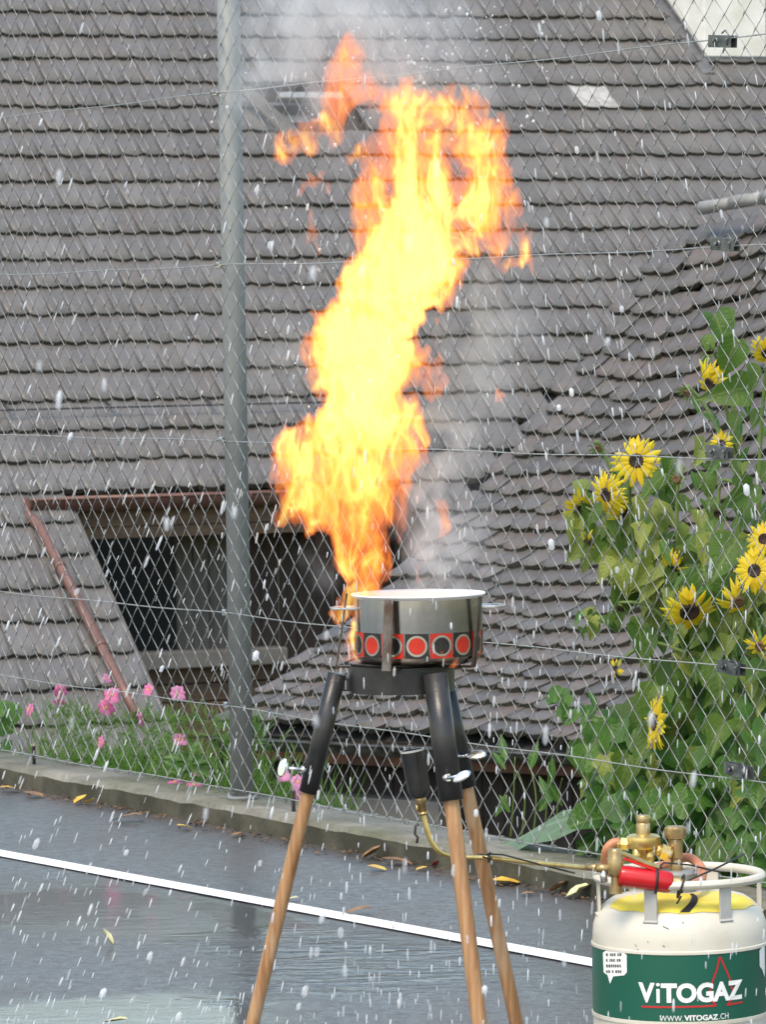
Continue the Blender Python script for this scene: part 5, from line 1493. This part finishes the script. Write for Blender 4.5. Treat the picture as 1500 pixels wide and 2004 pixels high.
def glow_mat():
    m1 = bpy.data.materials.new('flame glow'); m1.use_nodes = True; nt = m1.node_tree; nt.nodes.clear(); n = nt.nodes.new; L = nt.links.new
    out = n('ShaderNodeOutputMaterial'); at = n('ShaderNodeAttribute'); at.attribute_name = 'density'
    mr = n('ShaderNodeMapRange'); mr.inputs[1].default_value = .18; mr.inputs[2].default_value = 1.3
    rp = n('ShaderNodeValToRGB'); e = rp.color_ramp.elements; e[0].color = (1, .19, .05, 1); e[1].color = (1, .82, .21, 1); x = e.new(.5); x.color = (1, .43, .055, 1)
    em = n('ShaderNodeEmission'); ab = n('ShaderNodeVolumeAbsorption'); ab.inputs[0].default_value = (0, 0, 0, 1); ad = n('ShaderNodeAddShader')
    k1 = n('ShaderNodeMath'); k1.operation = 'MULTIPLY'; k1.inputs[1].default_value = 26 * 1.2
    k2 = n('ShaderNodeMath'); k2.operation = 'MULTIPLY'; k2.inputs[1].default_value = 26
    L(at.outputs['Fac'], mr.inputs[0]); L(mr.outputs[0], rp.inputs[0]); L(rp.outputs[0], em.inputs[0]); L(at.outputs['Fac'], k1.inputs[0]); L(k1.outputs[0], em.inputs[1])
    L(at.outputs['Fac'], k2.inputs[0]); L(k2.outputs[0], ab.inputs[1]); L(em.outputs[0], ad.inputs[0]); L(ab.outputs[0], ad.inputs[1]); L(ad.outputs[0], out.inputs['Volume'])
    return m1
def edge_mat():
    m2 = bpy.data.materials.new('flame edge'); m2.use_nodes = True; nt = m2.node_tree; nt.nodes.clear(); n = nt.nodes.new; L = nt.links.new
    out = n('ShaderNodeOutputMaterial'); em = n('ShaderNodeEmission'); tr = n('ShaderNodeBsdfTransparent'); ad = n('ShaderNodeAddShader')
    em.inputs[0].default_value = (1, .26, .06, 1); em.inputs[1].default_value = .035
    L(em.outputs[0], ad.inputs[0]); L(tr.outputs[0], ad.inputs[1]); L(ad.outputs[0], out.inputs['Surface'])
    return m2
FX0, FX1, FY0, FY1, FHALF = 510., 1075., 30., 1300., 180.
E, _ax = flame_field(x0=FX0, x1=FX1, y0=FY0, y1=FY1, half=FHALF)
E = E[:, :, ::-1].copy()
E[[0, -1]] = 0; E[:, [0, -1]] = 0; E[:, :, [0, -1]] = 0
FC = S((FX0 + FX1) / 2, (FY0 + FY1) / 2)
UP = FPX / SY
hi = ((FX1 - FX0) / 2 / UP, FHALF / UP, (FY1 - FY0) / 2 / UP); lo = tuple(-q for q in hi)
FROT = M.Translation(FC) @ M.Rotation(-ROLL, 4, V((0, -1, 0)))
fo, fme, fng, fsm, fvm, fgo = field_object('flame_glow', E, lo, hi)
gm_ = glow_mat(); fsm.inputs['Material'].default_value = gm_; fme.materials.append(gm_)
vl = fng.links.new(fvm.outputs[0], fgo.inputs[0]); fvm.inputs['Threshold'].default_value = .10; fvm.inputs['Adaptivity'].default_value = .15
bpy.context.view_layer.update()
sh = bpy.data.meshes.new_from_object(fo.evaluated_get(bpy.context.evaluated_depsgraph_get()))
sh.name = 'flame'; sh.materials.clear(); sh.materials.append(edge_mat())
fng.links.new(fsm.outputs[0], fgo.inputs[0])
flame = bpy.data.objects.new('flame', sh); COL.objects.link(flame); flame.matrix_world = FROT
tag(flame, 'tall yellow and orange flame leaping out of the cooking pot', 'flame')
fo.parent = flame
fo['kind'] = 'stuff'
# smoke and steam
def smoke_field(NX=110, NY=24, NZ=200, x0=400., x1=1130., y0=-80., y1=1200., half=150.):
    rs = np.random.RandomState(3)
    X, Y, Z = np.linspace(x0, x1, NX), np.linspace(-half, half, NY), np.linspace(y0, y1, NZ)
    def up(a, n, ax):
        m = a.shape[ax]; t = np.linspace(0, m - 1.001, n); i = t.astype(int); f = (t - i); f = f * f * (3 - 2 * f); sh_ = [1, 1, 1]; sh_[ax] = n; f = f.reshape(sh_)
        return np.take(a, i, ax) * (1 - f) + np.take(a, np.minimum(i + 1, m - 1), ax) * f
    def nz(sx, sy, sz): return up(up(up(rs.uniform(-1, 1, (int((x1 - x0) / sx) + 2, int(2 * half / sy) + 2, int((y1 - y0) / sz) + 2)), NY, 1), NX, 0), NZ, 2)
    wx, wz = nz(90, 90, 90) * 40 + nz(40, 50, 40) * 22, nz(90, 90, 90) * 40 + nz(40, 50, 40) * 22
    D = np.zeros((NX, NY, NZ))
    for x, y, r, w in ((850, 1090, 62, 1.0), (835, 1030, 55, .9), (880, 960, 58, .8), (905, 900, 55, .7), (885, 850, 48, .55), (800, 1120, 40, .8), (910, 1010, 55, .5), (940, 760, 70, .3), (930, 640, 80, .33), (980, 580, 80, .3), (900, 690, 60, .3),
                       (560, 60, 110, .50), (640, 20, 110, .55), (720, 30, 110, .55), (800, 130, 90, .50), (520, 160, 90, .34), (600, 150, 80, .4), (860, 60, 100, .35), (930, 160, 80, .22), (680, -20, 120, .5), (760, 200, 80, .4), (660, 300, 60, .25),
                       (625, 1085, 60, .08), (590, 1060, 50, .07), (660, 1120, 50, .2), (1010, 470, 80, .2), (560, 720, 60, .25), (560, 800, 50, .2), (990, 1140, 60, .2)):
        q = ((X[:, None, None] + wx - x) / r) ** 2 + (Y[None, :, None] / (r * .9)) ** 2 + ((Z[None, None, :] + wz - y) / r) ** 2
        D += w * np.exp(-q * 1.1)
    D *= np.clip(.55 + .9 * nz(46, 50, 56) + .6 * nz(20, 26, 26), 0, 2)
    return np.clip(D - .03, 0, None).astype(np.float32)
SX0, SX1, SY0, SY1, SH_ = 400., 1130., -80., 1200., 150.
D = smoke_field(x0=SX0, x1=SX1, y0=SY0, y1=SY1, half=SH_)[:, :, ::-1].copy()
D[[0, -1]] = 0; D[:, [0, -1]] = 0; D[:, :, [0, -1]] = 0
hi = ((SX1 - SX0) / 2 / UP, SH_ / UP, (SY1 - SY0) / 2 / UP); lo = tuple(-q for q in hi)
so, sme, sng, ssm, svm, sgo = field_object('smoke', D, lo, hi)
mm = bpy.data.materials.new('smoke'); mm.use_nodes = True; nt = mm.node_tree; nt.nodes.clear()
out = nt.nodes.new('ShaderNodeOutputMaterial'); at = nt.nodes.new('ShaderNodeAttribute'); at.attribute_name = 'density'; sc_ = nt.nodes.new('ShaderNodeVolumeScatter'); k = nt.nodes.new('ShaderNodeMath'); k.operation = 'MULTIPLY'; k.inputs[1].default_value = 9.5
sc_.inputs['Color'].default_value = (.84, .91, 1, 1); sc_.inputs['Anisotropy'].default_value = 0.0
nt.links.new(at.outputs['Fac'], k.inputs[0]); nt.links.new(k.outputs[0], sc_.inputs['Density']); nt.links.new(sc_.outputs[0], out.inputs['Volume'])
ssm.inputs['Material'].default_value = mm; sme.materials.append(mm)
so.matrix_world = M.Translation(S((SX0 + SX1) / 2, (SY0 + SY1) / 2, .03)); tag(so, None, None, None, 'stuff')

# ------------------------------------------------------------------ rain
rs = random.Random(77)
def ico():
    t = (1 + 5 ** .5) / 2
    v = [V(q).normalized() for q in ((-1, t, 0), (1, t, 0), (-1, -t, 0), (1, -t, 0), (0, -1, t), (0, 1, t), (0, -1, -t), (0, 1, -t), (t, 0, -1), (t, 0, 1), (-t, 0, -1), (-t, 0, 1))]
    f = ((0, 11, 5), (0, 5, 1), (0, 1, 7), (0, 7, 10), (0, 10, 11), (1, 5, 9), (5, 11, 4), (11, 10, 2), (10, 7, 6), (7, 1, 8), (3, 9, 4), (3, 4, 2), (3, 2, 6), (3, 6, 8), (3, 8, 9), (4, 9, 5), (2, 4, 11), (6, 2, 10), (8, 6, 7), (9, 8, 1))
    return v, f
IV, IF = ico()
m = MB()
def drop(x, y, Y, w, h, lean):
    p = P(x, y, Y); k = Y / FPX
    a, b = w * k / 2, h * k / 2
    m.add([p + V((q.x * a + q.z * b * lean, q.y * a, q.z * b)) for q in IV], IF, True)
for k in range(2100):
    x = rs.uniform(-20, 1520); y = 2040 * (1 - rs.random() ** 1.45) if rs.random() < .75 else rs.uniform(-20, 2040)
    if y < 350 and rs.random() < .5: continue
    if y < 850 and x < 470 and rs.random() < .6: continue
    if y < 850 and rs.random() < .25: continue
    Y = rs.choice((rs.uniform(5.5, 8.5), rs.uniform(8, 13), rs.uniform(9, 15)))
    if y > 1500: Y = min(Y, .9 * FPX * CAM_H / max(1, (y - 600)))
    big = rs.random()
    w = 1.7 + 1.9 * rs.random() if big < .84 else rs.uniform(3.8, 7) if big < .986 else rs.uniform(9, 15)
    h = w * rs.uniform(4, 11) if w < 3.7 else w * rs.uniform(3, 6) if w < 8 else w * rs.uniform(1.5, 2.1)
    lean = (.38 if x < 430 else .22 if x < 650 else -.10 if x > 950 and y < 1100 else .04) + rs.uniform(-.06, .06)
    drop(x, y, Y, w, h, lean)
for k in range(24):                                     # near drops, out of focus
    x, y = rs.uniform(0, 1500), rs.uniform(300, 2004); w = rs.uniform(7, 13); drop(x, y, rs.uniform(2.4, 4.6), w, w * rs.uniform(2.6, 4.2), rs.uniform(-.05, .15))
for k in range(230):                                    # spatter thrown up above the flame
    x, y = rs.gauss(850, 130), abs(rs.gauss(110, 70)) + 10
    if k > 120: x, y = rs.gauss(720, 160), rs.uniform(150, 900)
    w = rs.choice((2.5, 3, 3.5, 4, 5, 6.5)); drop(x, y, SY + rs.uniform(-.2, .3), w, w * rs.uniform(1, 1.7), rs.uniform(-.3, .3))
m.build('rain', MT['drop'], kind='stuff')
